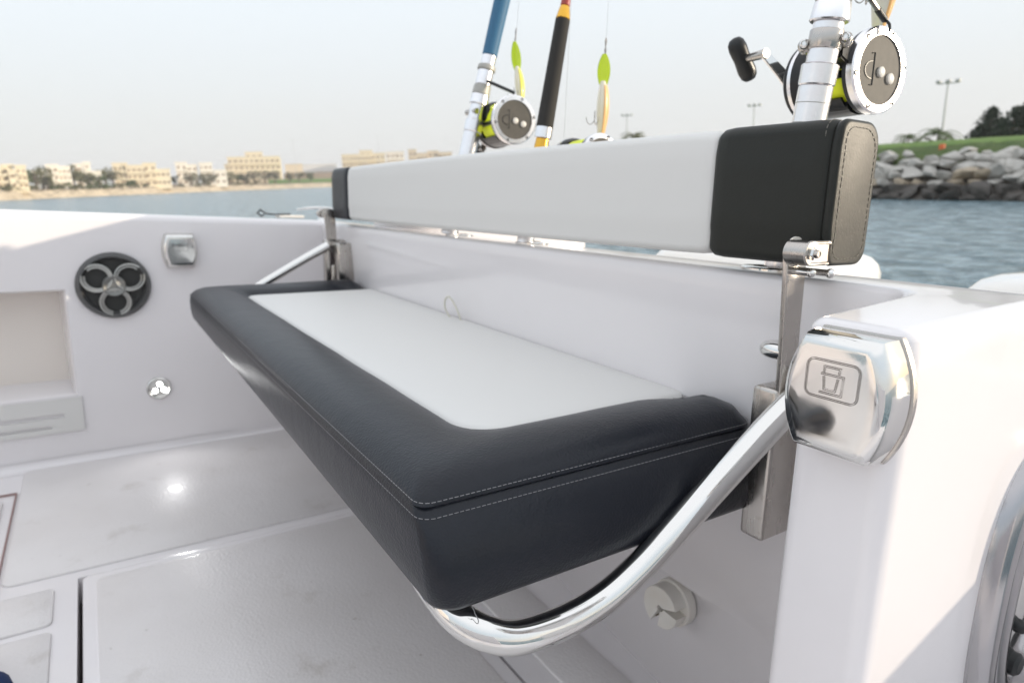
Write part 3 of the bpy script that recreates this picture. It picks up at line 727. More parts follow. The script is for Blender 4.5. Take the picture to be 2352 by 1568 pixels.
def reel(root, c, ax, R, L, up, rod_pt, line_m, arm_dir, arm_len, full=True):
    """c: centre of the outer face plate, ax: from the face to the crank side"""
    c = Vector(c); a = Vector(ax).normalized(); up = Vector(up); up = (up - a * up.dot(a)).normalized(); v = a.cross(up)
    def P(d, u_, v_): return c + a * d + up * u_ + v * v_
    bm = B(); lathe(bm, c, a, [(0.008, R), (0.015, R * 0.985), (0.018, R * 0.90), (0.018, 0.01)], 64); fix(bm); mk('left_side_plate', bm, BLACK, root)
    bm = B(); lathe(bm, c, a, [(0.009, R + 0.0006), (0.002, R + 0.0006), (0.0, R - 0.0015), (-0.0005, R * 0.80), (0.003, R * 0.79)], 64, caps=False); fix(bm); mk('face_ring', bm, ALU, root)
    bm = B(); lathe(bm, c, a, [(0.004, R * 0.80), (0.0012, R * 0.79), (0.0010, 0.0005)], 48); fix(bm); fp = mk('face_plate', bm, FACE, root)
    for k in range(6):
        q = 2 * PI * (k + 0.35) / 6
        bm = B(); lathe(bm, c + (up * math.cos(q) + v * math.sin(q)) * R * 0.895, -a, [(-0.001, 0.0030), (0.0008, 0.0030), (0.0002, 0.0014)], 12); fix(bm); mk('screw', bm, BLACK, root)
    for (uu, vv, rr_, m_) in ((-0.04, 0.03, 0.0058, PLASW), (-0.16, 0.40, 0.0060, PLASW)):
        bm = B(); lathe(bm, P(0.001, uu * R, vv * R), -a, [(0, rr_), (0.0022, rr_), (0.0030, rr_ * 0.8)], 20); fix(bm); mk('button', bm, m_, fp)
    # the raised mark on the plate: an upright bar and a half bowl
    bm = B()
    bx0 = P(-0.0004 + 0.001, 0.32 * R, 0.24 * R); 
    tube(bm, [P(0.0008, 0.36 * R, -0.34 * R), P(0.0008, 0.38 * R, -0.23 * R), P(0.0008, -0.36 * R, -0.24 * R), P(0.0008, -0.36 * R, -0.34 * R)], 0.0007, 6)
    tube(bm, [P(0.0008, (-0.02 + 0.20 * math.cos(t)) * R, -(0.30 + 0.26 * math.sin(t)) * R) for t in [PI * k / 10 for k in range(11)]], 0.0006, 6)
    mk('emblem', bm, BLACK, fp)
    # pillars and reel foot between the plates
    for q in (0.45, 2.5, 3.6, 4.6):
        bm = B(); w = 0.0045 if q != 3.6 else 0.006
        p0 = c + (up * math.cos(q) + v * math.sin(q)) * (R * 0.86)
        lathe(bm, p0, a, [(0.02, w), (L - 0.02, w)], 12); fix(bm); mk('pillar', bm, BLACK, root)
    # lower guard, a curved plate
    bm = B(); rings = []
    for d in (0.022, L - 0.022):
        rings.append([c + a * d + (up * math.cos(q) + v * math.sin(q)) * rr_ for rr_, qs in ((R * 0.97, [2.55 + 0.11 * k for k in range(14)]), (R * 0.90, [2.55 + 0.11 * k for k in range(13, -1, -1)])) for q in qs])
    loft(bm, rings); fix(bm); mk('lower_guard', bm, BLACK, root)
    bm = B(); lathe(bm, c, a, [(0.0185, R * 0.80), (0.024, R * 0.86), (0.035, R * 0.87), (L - 0.045, R * 0.87), (L - 0.032, R * 0.85), (L - 0.0285, R * 0.72)], 48); fix(bm); mk('line_spool', bm, line_m, root)
    bm = B(); lathe(bm, c, a, [(L - 0.028, 0.01), (L - 0.028, R * 0.92), (L - 0.022, R), (L - 0.006, R), (L - 0.002, R * 0.92), (L, R * 0.62), (L + 0.008, R * 0.50), (L + 0.010, 0.01)], 64); fix(bm); mk('right_side_plate', bm, BLACK, root)
    bm = B(); lathe(bm, c, a, [(L - 0.016, R + 0.0008), (L - 0.011, R + 0.0008)], 64, caps=False); fix(bm); mk('side_band', bm, ALU, root)
    # foot and seat clamp towards the rod
    rp = Vector(rod_pt); d = (rp - (c + a * (L * 0.42)))
    foot0 = c + a * (L * 0.42) + d.normalized() * (R * 0.84)
    bm = B()
    dn = d.normalized(); s = up
    w = a
    def quad(cc, h, k): return [cc + up * h + w * k, cc + up * h - w * k, cc - up * h - w * k, cc - up * h + w * k]
    loft(bm, [quad(foot0 + up * R * 0.1, R * 0.34, L * 0.16), quad(foot0 + up * R * 0.1 + dn * 0.008, R * 0.32, L * 0.16), quad(rp - dn * 0.004, R * 0.28, 0.012)]); fix(bm)
    bmesh.ops.bevel(bm, geom=list(bm.edges), offset=0.002, segments=2, affect='EDGES'); mk('reel_foot', bm, BLACK, root, angle=35)
    if full:
        bm = B(); lathe(bm, c, a, [(L, 0.016), (L + 0.016, 0.015), (L + 0.020, 0.010)], 24); fix(bm); mk('crank_boss', bm, STEEL, root)
        A = Vector(arm_dir); A = (A - a * A.dot(a)).normalized(); S = a.cross(A)
        hub = c + a * (L + 0.020); tip = hub + A * arm_len + a * 0.012
        bm = B()
        def rq(cc, w_, h_): return [cc + S * w_ + a * h_, cc - S * w_ + a * h_, cc - S * w_ - a * h_, cc + S * w_ - a * h_]
        loft(bm, [rq(hub - A * 0.028, 0.006, 0.002), rq(hub, 0.0095, 0.0022), rq(hub + A * arm_len * 0.5 + a * 0.005, 0.0075, 0.0022), rq(tip, 0.006, 0.0022)]); fix(bm)
        bmesh.ops.bevel(bm, geom=list(bm.edges), offset=0.001, segments=2, affect='EDGES'); arm = mk('crank_arm', bm, STEEL, root, angle=35)
        bm = B(); lathe(bm, tip - a * 0.004, a, [(0, 0.0062), (0.008, 0.0060), (0.030, 0.0050)], 20); fix(bm); mk('crank_stem', bm, BRUSH, arm)
        kc = tip + a * 0.036; kd = (A * -0.85 + S * 0.45).normalized(); kd = Vector((0.0, 0.35, 0.94)) if False else (up * 0.80 - v * 0.60).normalized()
        bm = B(); lathe(bm, kc - kd * 0.030, kd, [(0.0, 0.002), (0.0015, 0.007), (0.006, 0.0105), (0.014, 0.0118), (0.03, 0.0108), (0.046, 0.0118), (0.054, 0.0105), (0.0585, 0.007), (0.060, 0.002)], 28); fix(bm); mk('crank_knob', bm, BLACK, arm)
    return
def cyl_between(p, q, r, seg=12):
    bm = B(); tube(bm, [p, q], r, seg); return fix(bm)

# nearest rod
base = Vector((0.4625, -0.690, 0.05)); axd = (Vector((0.4523, -0.694, 0.2214)) - Vector((0.4622, -0.690, 0.0999))).normalized()
rod = thing('fishing_rod', 'silver-butted fishing rod with a big yellow-line reel behind the near bench end', 'fishing rod', (0.466, -0.688, ZT), 'rods standing in the transom rod holders')
S3 = [('butt', 0.0 - 0.13, 0.085, 0.0180, 0.0180, ALU), ('lower_collar', 0.085, 0.107, 0.0190, 0.0196, ALU), ('reel_seat', 0.107, 0.150, 0.0158, 0.0158, ALU),
      ('hood_collar', 0.150, 0.170, 0.0205, 0.0185, ALU), ('lock_ring', 0.170, 0.184, 0.0182, 0.0180, GREYC), ('ring', 0.184, 0.193, 0.0176, 0.0176, BRUSH), ('fore_section', 0.193, 0.30, 0.0158, 0.0150, GREYC), ('grip', 0.30, 0.62, 0.0170, 0.0140, FOAM), ('blank', 0.62, 1.35, 0.0075, 0.003, BLACK)]
for nm, d0, d1, r0, r1, m_ in S3: mk(nm, seg_bm(base, axd, d0, d1, r0, r1), m_, rod)
bm = B(); tube(bm, [base + axd * d + Vector((0, 0, 0)) for d in (0.045, 0.046)], 0.01803, 32, caps=False); tube(bm, [base + axd * d for d in (0.066, 0.067)], 0.01803, 32, caps=False); mk('score_line', bm, GREYC, rod)
# seat clamp with two screws
bm = B(); lathe(bm, base, axd, [(0.122, 0.0168), (0.123, 0.0175), (0.141, 0.0175), (0.142, 0.0168)], 32); fix(bm); clampr = mk('seat_clamp', bm, BRUSH, rod)
sd_ = Vector((-0.42, 0.75, 0.1)).normalized(); lat = axd.cross(sd_).normalized()
for sgn in (1, -1):
    pc = base + axd * (0.133 if sgn > 0 else 0.126) + lat * 0.020 * sgn + sd_ * 0.004
    bm = B(); lathe(bm, pc - sd_ * 0.012, sd_, [(0, 0.0068), (0.011, 0.0068), (0.013, 0.0055)], 20); fix(bm); mk('clamp_lug', bm, BRUSH, clampr)
    bm = B(); lathe(bm, pc + sd_ * 0.003, sd_, [(0, 0.0045), (0.0025, 0.0043), (0.0034, 0.003), (0.0020, 0.002)], 16); fix(bm); mk('clamp_screw', bm, STEEL, clampr)
reel(rod, (0.4335, -0.778, 0.1585), (1, -0.10, -0.02), 0.0470, 0.100, (0.05, 0, 1), tuple(base + axd * 0.13 + Vector((0, -0.014, 0))), LINEY, (0.0, 0.70, 0.62), 0.058)
# stay rod from the upper ring to the reel's top
q0 = base + axd * 0.19 + Vector((-0.016, -0.004, 0.002)); q1 = Vector((0.4345, -0.775, 0.2115))
st_ = mk('brace', cyl_between(q0, q0.lerp(q1, 0.35), 0.0038), BLACK, rod); mk('turnbuckle', cyl_between(q0.lerp(q1, 0.33), q0.lerp(q1, 0.78), 0.0028, 6), BRUSH, st_)
mk('hook_eye', cyl_between(q0.lerp(q1, 0.76), q1, 0.0036), BLACK, st_)
bm = B(); tube(bm, smooth_path([q1, q1 + Vector((-0.006, 0, -0.006)), q1 + Vector((-0.007, 0, -0.014))], 3), 0.0016, 8); mk('hook', bm, BLACK, st_)
rod_holder(0.47, -0.664)

# blue-gripped rod
b1 = Vector((1.227, -0.672, 0.06)); a1 = (Vector((1.227, -0.7568, 0.4074)) - Vector((1.227, -0.6804, 0.1069))).normalized()
rod1 = thing('fishing_rod', 'fishing rod with a blue grip and silver reel seat, left of the other rods', 'fishing rod', (1.227, -0.64, ZT), 'rods standing in the transom rod holders')
for nm, d0, d1, r0, r1, m_ in [('butt', -0.13, 0.085, 0.0180, 0.0178, ALU), ('lower_collar', 0.085, 0.110, 0.0190, 0.0196, ALU), ('reel_seat', 0.110, 0.142, 0.0160, 0.0160, ALU), ('hood_collar', 0.142, 0.163, 0.0195, 0.0185, ALU), ('lock_ring', 0.163, 0.182, 0.0185, 0.0176, GREYC), ('fore_section', 0.182, 0.213, 0.0165, 0.0160, ALU), ('ring', 0.213, 0.223, 0.0190, 0.0185, GREYC), ('fore_ferrule', 0.223, 0.244, 0.0150, 0.0150, ALU), ('grip', 0.244, 0.60, 0.0155, 0.0190, BLUEG), ('blank', 0.60, 1.3, 0.0075, 0.003, BLACK)]:
    mk(nm, seg_bm(b1, a1, d0, d1, r0, r1), m_, rod1)
bm = B(); lathe(bm, b1 + a1 * 0.128 + Vector((0.02, 0.012, 0)), (-1, -0.1, 0), [(0, 0.006), (0.036, 0.006)], 16); fix(bm); mk('clamp_screw', bm, BRUSH, rod1)
reel(rod1, (1.150, -0.748, 0.166), (1, -0.16, -0.02), 0.0475, 0.115, (0.05, 0, 1), tuple(b1 + a1 * 0.125 + Vector((0, -0.010, 0))), LINEY, (0, 0.25, -0.97), 0.045)
q0 = b1 + a1 * 0.19 + Vector((-0.016, 0, 0)); q1 = Vector((1.155, -0.748, 0.218))
mk('brace', cyl_between(q0, q1, 0.0032), BLACK, rod1)
rod_holder(1.225, -0.664)

# black-gripped rod
b2 = Vector((0.957, -0.672, 0.06)); a2 = (Vector((0.957, -0.718, 0.3331)) - Vector((0.957, -0.6781, 0.1034))).normalized()
rod2 = thing('fishing_rod', 'fishing rod with a long black foam grip and gold winding above it', 'fishing rod', (0.957, -0.65, ZT), 'rods standing in the transom rod holders')
for nm, d0, d1, r0, r1, m_ in [('butt', -0.13, 0.030, 0.0150, 0.0150, ALU), ('gold_cone', 0.030, 0.052, 0.013, 0.0115, GOLD), ('lock_ring', 0.052, 0.072, 0.0148, 0.0148, ALU), ('grip', 0.070, 0.252, 0.0148, 0.0125, FOAM), ('winding', 0.252, 0.274, 0.0125, 0.0085, GOLD), ('red_winding', 0.274, 0.284, 0.0082, 0.0078, REDW), ('blank', 0.284, 1.3, 0.0076, 0.003, REDW)]:
    mk(nm, seg_bm(b2, a2, d0, d1, r0, r1), m_, rod2)
reel(rod2, (0.862, -0.735, 0.080), (1, -0.10, -0.02), 0.038, 0.105, (0.05, 0, 1), tuple(b2 + a2 * -0.0 + Vector((0, -0.010, 0))), LINEY, (0, 0.3, -0.97), 0.045, full=False)
rod_holder(0.957, -0.664)

# lures hanging on lines
def lure(label, top, tail, lip_len, r, bodym, hook=True, line_to=None, back=LUREY):
    top = Vector(top); tail = Vector(tail); L = (tail - top).length; d = (tail - top).normalized()
    t = thing('fishing_lure', label, 'fishing lure', tuple(top + d * lip_len), 'lures hanging on lines above the transom')
    n0 = Vector((-0.55, 0.80, 0.1)); n0 = (n0 - d * n0.dot(d)).normalized(); s = -d.cross(n0)
    bm = B(); rings = []      # paddle lip: flattened ellipse plate
    for k in range(13):
        u = k / 12; w = r * 0.92 * (math.sin(PI * (0.06 + 0.80 * u)) ** 0.7); th = 0.0022
        cc = top + d * (lip_len * u) + n0 * (0.004 * (1 - u))
        rings.append([cc + s * (w * math.cos(q)) + n0 * (th * math.sin(q)) for q in [2 * PI * j / 16 for j in range(16)]])
    loft(bm, rings); fix(bm); mk('lip', bm, LIP, t)
    bm = B(); rings = []; st = top + d * (lip_len * 0.86); bl = L - lip_len * 0.86
    for k in range(17):
        u = k / 16; w = r * 0.95 * max(0.10, math.sin(PI * (0.10 + 0.87 * u) ** 0.8)) 
        cc = st + d * (bl * u) + s * (0.0015 * math.sin(PI * u))
        rings.append([cc + s * (w * 0.85 * math.cos(q)) + n0 * (w * math.sin(q)) for q in [2 * PI * j / 16 for j in range(16)]])
    loft(bm, rings); fix(bm); b_ = mk('body', bm, bodym, t)
    bm = B(); rings = []
    for k in range(1, 16):
        u = k / 16; w = r * 0.95 * max(0.10, math.sin(PI * (0.10 + 0.87 * u) ** 0.8))
        cc = st + d * (bl * u) + s * (0.0015 * math.sin(PI * u) + w * 0.58)
        rings.append([cc + s * (w * 0.34 * math.cos(q)) + n0 * (w * 0.96 * math.sin(q)) for q in [2 * PI * j / 12 for j in range(12)]])
    loft(bm, rings); fix(bm); mk('back_stripe', bm, back, b_)
    if hook:
        hc = st + d * (bl * 0.42) - s * (r * 0.95)
        bm = B()
        for q in (0.3, 2.4, 4.5):
            dd = -s * math.cos(q) + n0 * math.sin(q)
            tube(bm, smooth_path([hc, hc + d * 0.016, hc + d * 0.024 + dd * 0.006, hc + d * 0.020 + dd * 0.013, hc + d * 0.012 + dd * 0.015], 4), 0.0009, 6)
        fix(bm); mk('treble_hook', bm, BRUSH, t)
    if line_to:
        bm = B(); tube(bm, [top + d * 0.01 + Vector((0, 0, 0.0)), Vector(line_to)], 0.00035, 6); mk('line', bm, NYL, t)
        bm = B(); tube(bm, [top + (Vector(line_to) - top).normalized() * k for k in (0.0, 0.006, 0.012, 0.02, 0.028)], [0.0008, 0.0022, 0.001, 0.0022, 0.0008], 8); mk('swivel', bm, BRUSH, t)
    return t
lure('green-lipped lure with yellow body hanging beside the blue-gripped rod', (1.236, -0.80, 0.334), (1.2053, -0.80, 0.190), 0.060, 0.0120, LURE, True, (1.19, -0.80, 0.75))
lure('green-lipped cream lure with orange-edged body hanging alone above the white backrest', (0.9419, -0.80, 0.262), (0.9455, -0.80, 0.100), 0.052, 0.0130, LURE, True, (0.93, -0.80, 0.75), LUREO)
lure('white lure with an orange edge hanging behind the nearest big reel', (0.468, -0.83, 0.37), (0.474, -0.83, 0.195), 0.05, 0.0185, PLASW, True, (0.45, -0.83, 0.6), LUREO)
bm = B(); tube(bm, [(0.957, -0.74, 0.9), (1.00, -0.76, 0.10)], 0.0004, 6); mk('line', bm, NYL, rod2)

# ------------------------------------------------------------------ outboard engines behind the transom
def outboard(x0, x1, zt, label):
    xc = (x0 + x1) / 2
    t = thing('outboard_engine', label, 'outboard engine', (xc, -1.25, -1.3), 'outboard engines behind the transom')
    bm = B(); rings = []
    for z, i, ir in ((-0.52, 0.05, 0.05), (-0.46, 0.01, 0.03), (-0.30, 0.0, 0.0), (zt - 0.045, 0.004, 0.0), (zt - 0.028, 0.010, 0.004), (zt - 0.014, 0.022, 0.012), (zt - 0.005, 0.040, 0.03), (zt, 0.065, 0.06), (zt + 0.002, 0.12, 0.12)):
        rings.append([(x, y, z) for x, y in rr(x0 + i, x1 - i, -1.45 + ir, -1.06 - ir, 0.07, 8)])
    loft(bm, rings); fix(bm); mk('cowling', bm, COWL, t, angle=50)
    bm = B(); rings = []
    for z, w, l in ((-1.9, 0.04, 0.10), (-1.3, 0.06, 0.14), (-0.8, 0.09, 0.17), (-0.5, 0.13, 0.22)):
        rings.append([(x, y, z) for x, y in rr(xc - w, xc + w, -1.28 - l * 0.7, -1.28 + l * 0.7, 0.03, 4)])
    loft(bm, rings); fix(bm); mk('drive_leg', bm, COWL, t)
    bm = B(); box(bm, xc - 0.10, xc + 0.10, -1.18, -0.84, -0.72, -0.52, 0.02); mk('mount', bm, BLACK, t)
outboard(0.715, 1.10, -0.080, 'white sunlit outboard engine cowling behind the near end of the backrest')
outboard(0.02, 0.455, -0.080, 'pale rounded outboard engine cowling beyond the transom at the right edge')

# blue cloth at the lower left
bm = B(); P = smooth_path([(0.90, 0.140, -0.695), (0.99, 0.165, -0.690), (1.07, 0.195, -0.690), (1.16, 0.24, -0.695)], 5)
tube(bm, P, [0.03 + 0.01 * math.sin(k * 0.9) for k in range(len(P))], 20, sy=0.8)
tag(mk('towel', bm, BTOWEL, None, (1.0, 0.22, -0.72)), 'dark blue rolled cloth on the deck at the lower left corner', 'towel')

# ------------------------------------------------------------------ WORLD: sea, shores
def wpt(u, v, dist):
    d = W2C.transposed() @ Vector((u - 1176, v - 784, FPX)); k = dist / math.hypot(d.x, d.y)
    return Vector((d.x * k, d.y * k, CAMH + d.z * k))
def az_of(u, v=430):
    p = wpt(u, v, 1.0); return Vector((p.x, p.y)).normalized()
bm = B(); 
R0 = 4000
vs = [bm.verts.new((R0 * math.cos(2 * PI * k / 64), R0 * math.sin(2 * PI * k / 64), 0)) for k in range(64)]; bm.faces.new(vs)
struct(mk('sea_water', bm, WATER, None, smooth=False))

# far (left) shore: points by azimuth and distance, then inland
far_u = [(-900, 190), (-400, 225), (0, 268), (210, 320), (422, 380), (613, 430), (770, 455), (1000, 520), (1300, 600), (1600, 640)]
def shore(name, prof, m, us, jit=0.0, extra=None):
    bm = B(); rows = []
    ul = []
    for (u0, d0), (u1, d1) in zip(us, us[1:]):
        n = 14
        for k in range(n): ul.append((u0 + (u1 - u0) * k / n, d0 + (d1 - d0) * k / n))
    ul.append(us[-1])
    for off, h in prof:
        row = []
        for i, (u, d) in enumerate(ul):
            a = az_of(u); dd = d + off + jit * noise.noise(Vector((i * 0.9, off, 0)))
            row.append(bm.verts.new((a.x * dd, a.y * dd, h + (0.25 * jit * noise.noise(Vector((i * 1.3, h * 3, 5))) if 0 < h else 0))))
        rows.append(row)
    for a, b in zip(rows, rows[1:]):
        for i in range(len(a) - 1): bm.faces.new((a[i], a[i + 1], b[i + 1], b[i]))
    fix(bm); 
    return struct(mk(name, bm, m, None, smooth=False))
shore('far_bank', [(-3, -1), (0, 0.0), (2, 1.0), (4.5, 2.2), (6.5, 2.8), (8, 3.0)], SANDR, far_u, 1.2)
shore('far_ground', [(8, 2.95), (40, 3.6), (120, 4.6), (400, 7), (1500, 10)], EARTH, far_u, 0)
gr_u = [(618, 431), (690, 445), (770, 455), (1000, 520), (1300, 600)]
shore('far_lawn', [(7.5, 3.15), (14, 4.2), (30, 5.6), (44, 6.0)], GRASS, gr_u, 0.5)
shore('far_hillside', [(44, 5.9), (60, 8.5), (75, 10.5), (110, 11.0), (200, 11)], EARTH, [(655, 440), (770, 455), (1000, 520), (1300, 600)], 1.5)

# near (right) bank
near_u = [(1250, 95), (1500, 58), (1750, 44.5), (2000, 38.5), (2180, 36.2), (2352, 34.8), (2700, 33), (3400, 34), (5200, 40)]
shore('near_bank', [(-1.5, -0.8), (0, -0.1), (1.5, 0.9), (3.0, 1.75)], mat('bank_soil', (0.10, 0.085, 0.065), 0.95), near_u, 0.3)
shore('bank_grass', [(2.6, 1.55), (3.4, 2.0), (4.4, 2.35), (5.4, 2.58)], DGRASS, near_u, 0.35)
shore('golf_lawn', [(5.3, 2.56), (7, 2.80), (10, 2.95), (30, 3.0), (150, 3.2), (400, 4)], GRASS, near_u, 0.12)

# boulders
rocks_proto = []
def rock_mesh(seed, m):
    rnd = random.Random(seed); bm = B()
    for _ in range(15):
        v = Vector((rnd.gauss(0, 1), rnd.gauss(0, 1), rnd.gauss(0, 1))).normalized()
        v = Vector((max(-0.85, min(0.85, v.x * 1.1)), max(-0.85, min(0.85, v.y * 1.1)), max(-0.72, min(0.72, v.z)))) * rnd.uniform(0.85, 1.0)
        bm.verts.new(v)
    r = bmesh.ops.convex_hull(bm, input=list(bm.verts))
    bmesh.ops.delete(bm, geom=[g for g in r['geom_interior'] if isinstance(g, bmesh.types.BMVert)], context='VERTS')
    bmesh.ops.bevel(bm, geom=list(bm.edges), offset=0.03, segments=1, affect='EDGES')
    bmesh.ops.recalc_face_normals(bm, faces=bm.faces)
    me = bpy.data.meshes.new('boulder'); bm.to_mesh(me); bm.free(); me.materials.append(m)
    for p in me.polygons: p.use_smooth = True
    me.set_sharp_from_angle(angle=math.radians(30))
    return me
RM = {k: [rock_mesh(s + 10 * i, m_) for s in range(7)] for i, (k, m_) in enumerate((('g', ROCKM), ('t', ROCKT), ('d', ROCKD)))}
RL = {'d': ('dark wet boulder in the waterline row of the near bank', 'dark boulders at the waterline of the near bank'),
      'g': ('pale grey angular boulder in the stone bank below the lawn', 'pale grey boulders of the near bank'),
      't': ('tan boulder low in the stone bank just above the wet row', 'tan boulders low in the near bank')}
rr2 = random.Random(5)
def near_d(u):
    for (a, d0), (b, d1) in zip(near_u, near_u[1:]):
        if a <= u <= b: return d0 + (d1 - d0) * (u - a) / (b - a)
rows = [(0.1, 0.10, 'd', 0.62, 40), (0.55, 0.42, 'd', 0.6, 46), (1.0, 0.80, 't', 0.55, 52), (1.5, 1.15, 'g', 0.62, 52), (2.0, 1.50, 'g', 0.66, 54), (2.6, 1.85, 'g', 0.6, 56), (3.3, 2.12, 'g', 0.5, 70)]
for off, h, kind, s, du in rows:
    u = 1905 + rr2.uniform(0, 30)
    while u < 2480:
        if off > 3 and rr2.random() < 0.45: u += du; continue
        a = az_of(u); dd = near_d(u) + off + rr2.uniform(-0.25, 0.25)
        k = kind
        if kind == 't' and rr2.random() < 0.45: k = 'g'
        if kind == 'g' and off < 1.6 and rr2.random() < 0.25: k = 't'
        o = bpy.data.objects.new('boulder', RM[k][rr2.randrange(7)]); col.objects.link(o)
        o.location = (a.x * dd, a.y * dd, h + rr2.uniform(-0.12, 0.12))
        ss = 0.84 * s * rr2.uniform(0.7, 1.3)
        o.scale = (ss * rr2.uniform(1.0, 1.5), ss * rr2.uniform(0.9, 1.2), ss * rr2.uniform(0.6, 0.85))
        o.rotation_euler = (rr2.uniform(-0.35, 0.35), rr2.uniform(-0.35, 0.35), rr2.uniform(0, 6.28))
        o['label'] = RL[k][0]; o['category'] = 'boulder'; o['group'] = RL[k][1]
        u += 0.8 * du * rr2.uniform(0.72, 1.15)
# rougher stones continue behind the backrest as one mass is not visible from here

# lamp posts
def lamp_post(u, v, dist, zb, label, heads=3):
    top = wpt(u, v, dist); 
    t = thing('floodlight_post', label, 'floodlight post', (top.x, top.y, zb), 'tall floodlight posts on the shores', boat=False)
    bm = B(); tube(bm, [(top.x, top.y, zb), (top.x, top.y, top.z)], [0.12, 0.07], 10); mk('pole', bm, METAL, t)
    s = Vector((-az_of(u).y, az_of(u).x, 0))
    bm = B(); tube(bm, [top - s * 0.95 + Vector((0, 0, -0.05)), top + s * 0.95 + Vector((0, 0, -0.05))], 0.06, 8); mk('crossbar', bm, METAL, t)
    for k in range(heads):
        q = top + s * (-0.85 + 1.7 * k / (heads - 1)); bm = B(); box(bm, q.x - 0.2, q.x + 0.2, q.y - 0.2, q.y + 0.2, q.z - 0.02, q.z + 0.30, 0.05); mk('lamp_head', bm, METAL, t)
lamp_post(2178, 190, 85, 3, 'tall thin floodlight post over the lawn, rightmost of the posts')
lamp_post(1733, 243, 120, 3, 'slim floodlight post left of the nearest reel')
lamp_post(1440, 266, 130, 3, 'faint floodlight post rising above the white backrest beside a lure')
lamp_post(867, 313, 420, 6, 'faint distant floodlight post above the long building left of the rods', 2)
lamp_post(672, 322, 430, 6, 'faint distant floodlight post right of the hotel-like building', 2)

# foliage
def clump(bm, c, r, n, leaf, rnd, squash=0.8):
    for _ in range(n):
        while True:
            p = Vector((rnd.uniform(-1, 1), rnd.uniform(-1, 1), rnd.uniform(-1, 1)))
            if p.length < 1: break
        p = c + Vector((p.x * r, p.y * r, p.z * r * squash))
        q = Matrix.Rotation(rnd.uniform(0, 6.28), 3, Vector((rnd.gauss(0, 1), rnd.gauss(0, 1), rnd.gauss(0, 1))).normalized())
        l = leaf * rnd.uniform(0.6, 1.4)
        vs = [bm.verts.new(p + q @ Vector(w)) for w in ((-l, 0, 0), (0, -l * 0.5, 0.1 * l), (l, 0, 0), (0, l * 0.5, -0.1 * l))]
        bm.faces.new(vs)
def tree(name, label, cat, pos, h, w, kind, m, seed, group, n=500, leaf=None):
    rnd = random.Random(seed); pos = Vector(pos); leaf = leaf or w * 0.07
    t = thing(name, label, cat, tuple(pos), group, boat=False)
    bm = B(); tube(bm, [pos + Vector((0, 0, -0.3)), pos + Vector((0.02 * h, 0, h * 0.4)), pos + Vector((0, 0.01 * h, h * 0.85))], [w * 0.06, w * 0.045, w * 0.015], 8)
    if kind != 'cone':
        for k in range(4):
            q = rnd.uniform(0, 6.28); tube(bm, [pos + Vector((0.01 * h, 0, h * 0.35)), pos + Vector((math.cos(q) * w * 0.3, math.sin(q) * w * 0.3, h * 0.7))], [w * 0.03, w * 0.01], 6)
    mk('trunk', bm, BARK, t)
    bm = B()
    if kind == 'cone':
        for k in range(26):
            u = (k + 0.5) / 26; rad = w * 0.5 * (1 - u) ** 0.75 * rnd.uniform(0.6, 1.15) + 0.05 * w
            for j in range(3):
                q = rnd.uniform(0, 6.28); clump(bm, pos + Vector((math.cos(q) * rad * 0.6, math.sin(q) * rad * 0.6, h * (0.06 + 0.92 * u))), rad * 0.55 + 0.03 * w, int(n / 70), leaf, rnd, 1.3)
    elif kind == 'palm':
        for k in range(22):
            q = 2 * PI * k / 22 + rnd.uniform(-0.1, 0.1); e = rnd.uniform(-0.1, 1.1); L = w * 0.55 * rnd.uniform(0.8, 1.1); base_ = pos + Vector((0, 0, h * 0.85))
            pts = []
            for s_ in range(8):
                tt = s_ / 7; pts.append(base_ + Vector((math.cos(q) * L * tt * math.cos(e * 0.6), math.sin(q) * L * tt * math.cos(e * 0.6), L * (tt * math.sin(e) - 0.75 * tt * tt))))
            for a, b in zip(pts, pts[1:]):
                side_ = (b - a).cross(Vector((0, 0, 1))).normalized()
                for sg in (1, -1):
                    for mm in (0.2, 0.7):
                        p = a.lerp(b, mm); o_ = p + side_ * sg * L * 0.20 + (b - a) * 0.8 + Vector((0, 0, -0.07 * L))
                        bm.faces.new([bm.verts.new(p), bm.verts.new(p + (b - a) * 0.35), bm.verts.new(o_)])
    else:
        for k in range(16):
            q = rnd.uniform(0, 6.28); rad = w * 0.5 * math.sqrt(rnd.random()) * 0.75; z = h * rnd.uniform(0.40, 0.92)
            clump(bm, pos + Vector((math.cos(q) * rad, math.sin(q) * rad, z)), w * rnd.uniform(0.14, 0.24), int(n / 16), leaf, rnd)
    mk('crown', bm, m, t, smooth=False)
    return t
def gpos(u, dist, z): a = az_of(u); return (a.x * dist, a.y * dist, z)
G1 = 'dark conifers beyond the golf lawn'
for i, (u, d, v_, w) in enumerate([(2236, 74, 290, 2.6), (2256, 76, 250, 3.2), (2282, 77, 274, 3.2), (2308, 72, 250, 3.6), (2348, 74, 234, 4.6), (2392, 70, 240, 4.0), (2440, 70, 240, 4.0)]):
    h = wpt(u, v_, d).z - 3.0
    L = ['short dark conifer at the left end of the row on the lawn', 'tall pointed dark conifer, second from the left on the lawn', 'lower dark conifer between two taller ones on the lawn', 'tall dark conifer near the right edge of the lawn', 'tallest dark conifer in view at the right edge', 'dark conifer just past the right edge', 'dark conifer past the right edge'][i]
    tree('conifer_tree', L, 'conifer', gpos(u, d, 3.0), h, w, 'cone', LEAF[2], 30 + i, G1, 1900, 0.14)
tree('palm_tree', 'small palm crown above the lawn, left of the floodlight post', 'palm tree', gpos(2075, 60, 2.6), 1.2, 2.2, 'palm', LEAF[0], 51, 'small palms on the golf lawn')
tree('palm_tree', 'wider palm crown above the lawn at the foot of the floodlight post', 'palm tree', gpos(2142, 58, 2.6), 1.35, 3.2, 'palm', LEAF[0], 52, 'small palms on the golf lawn')
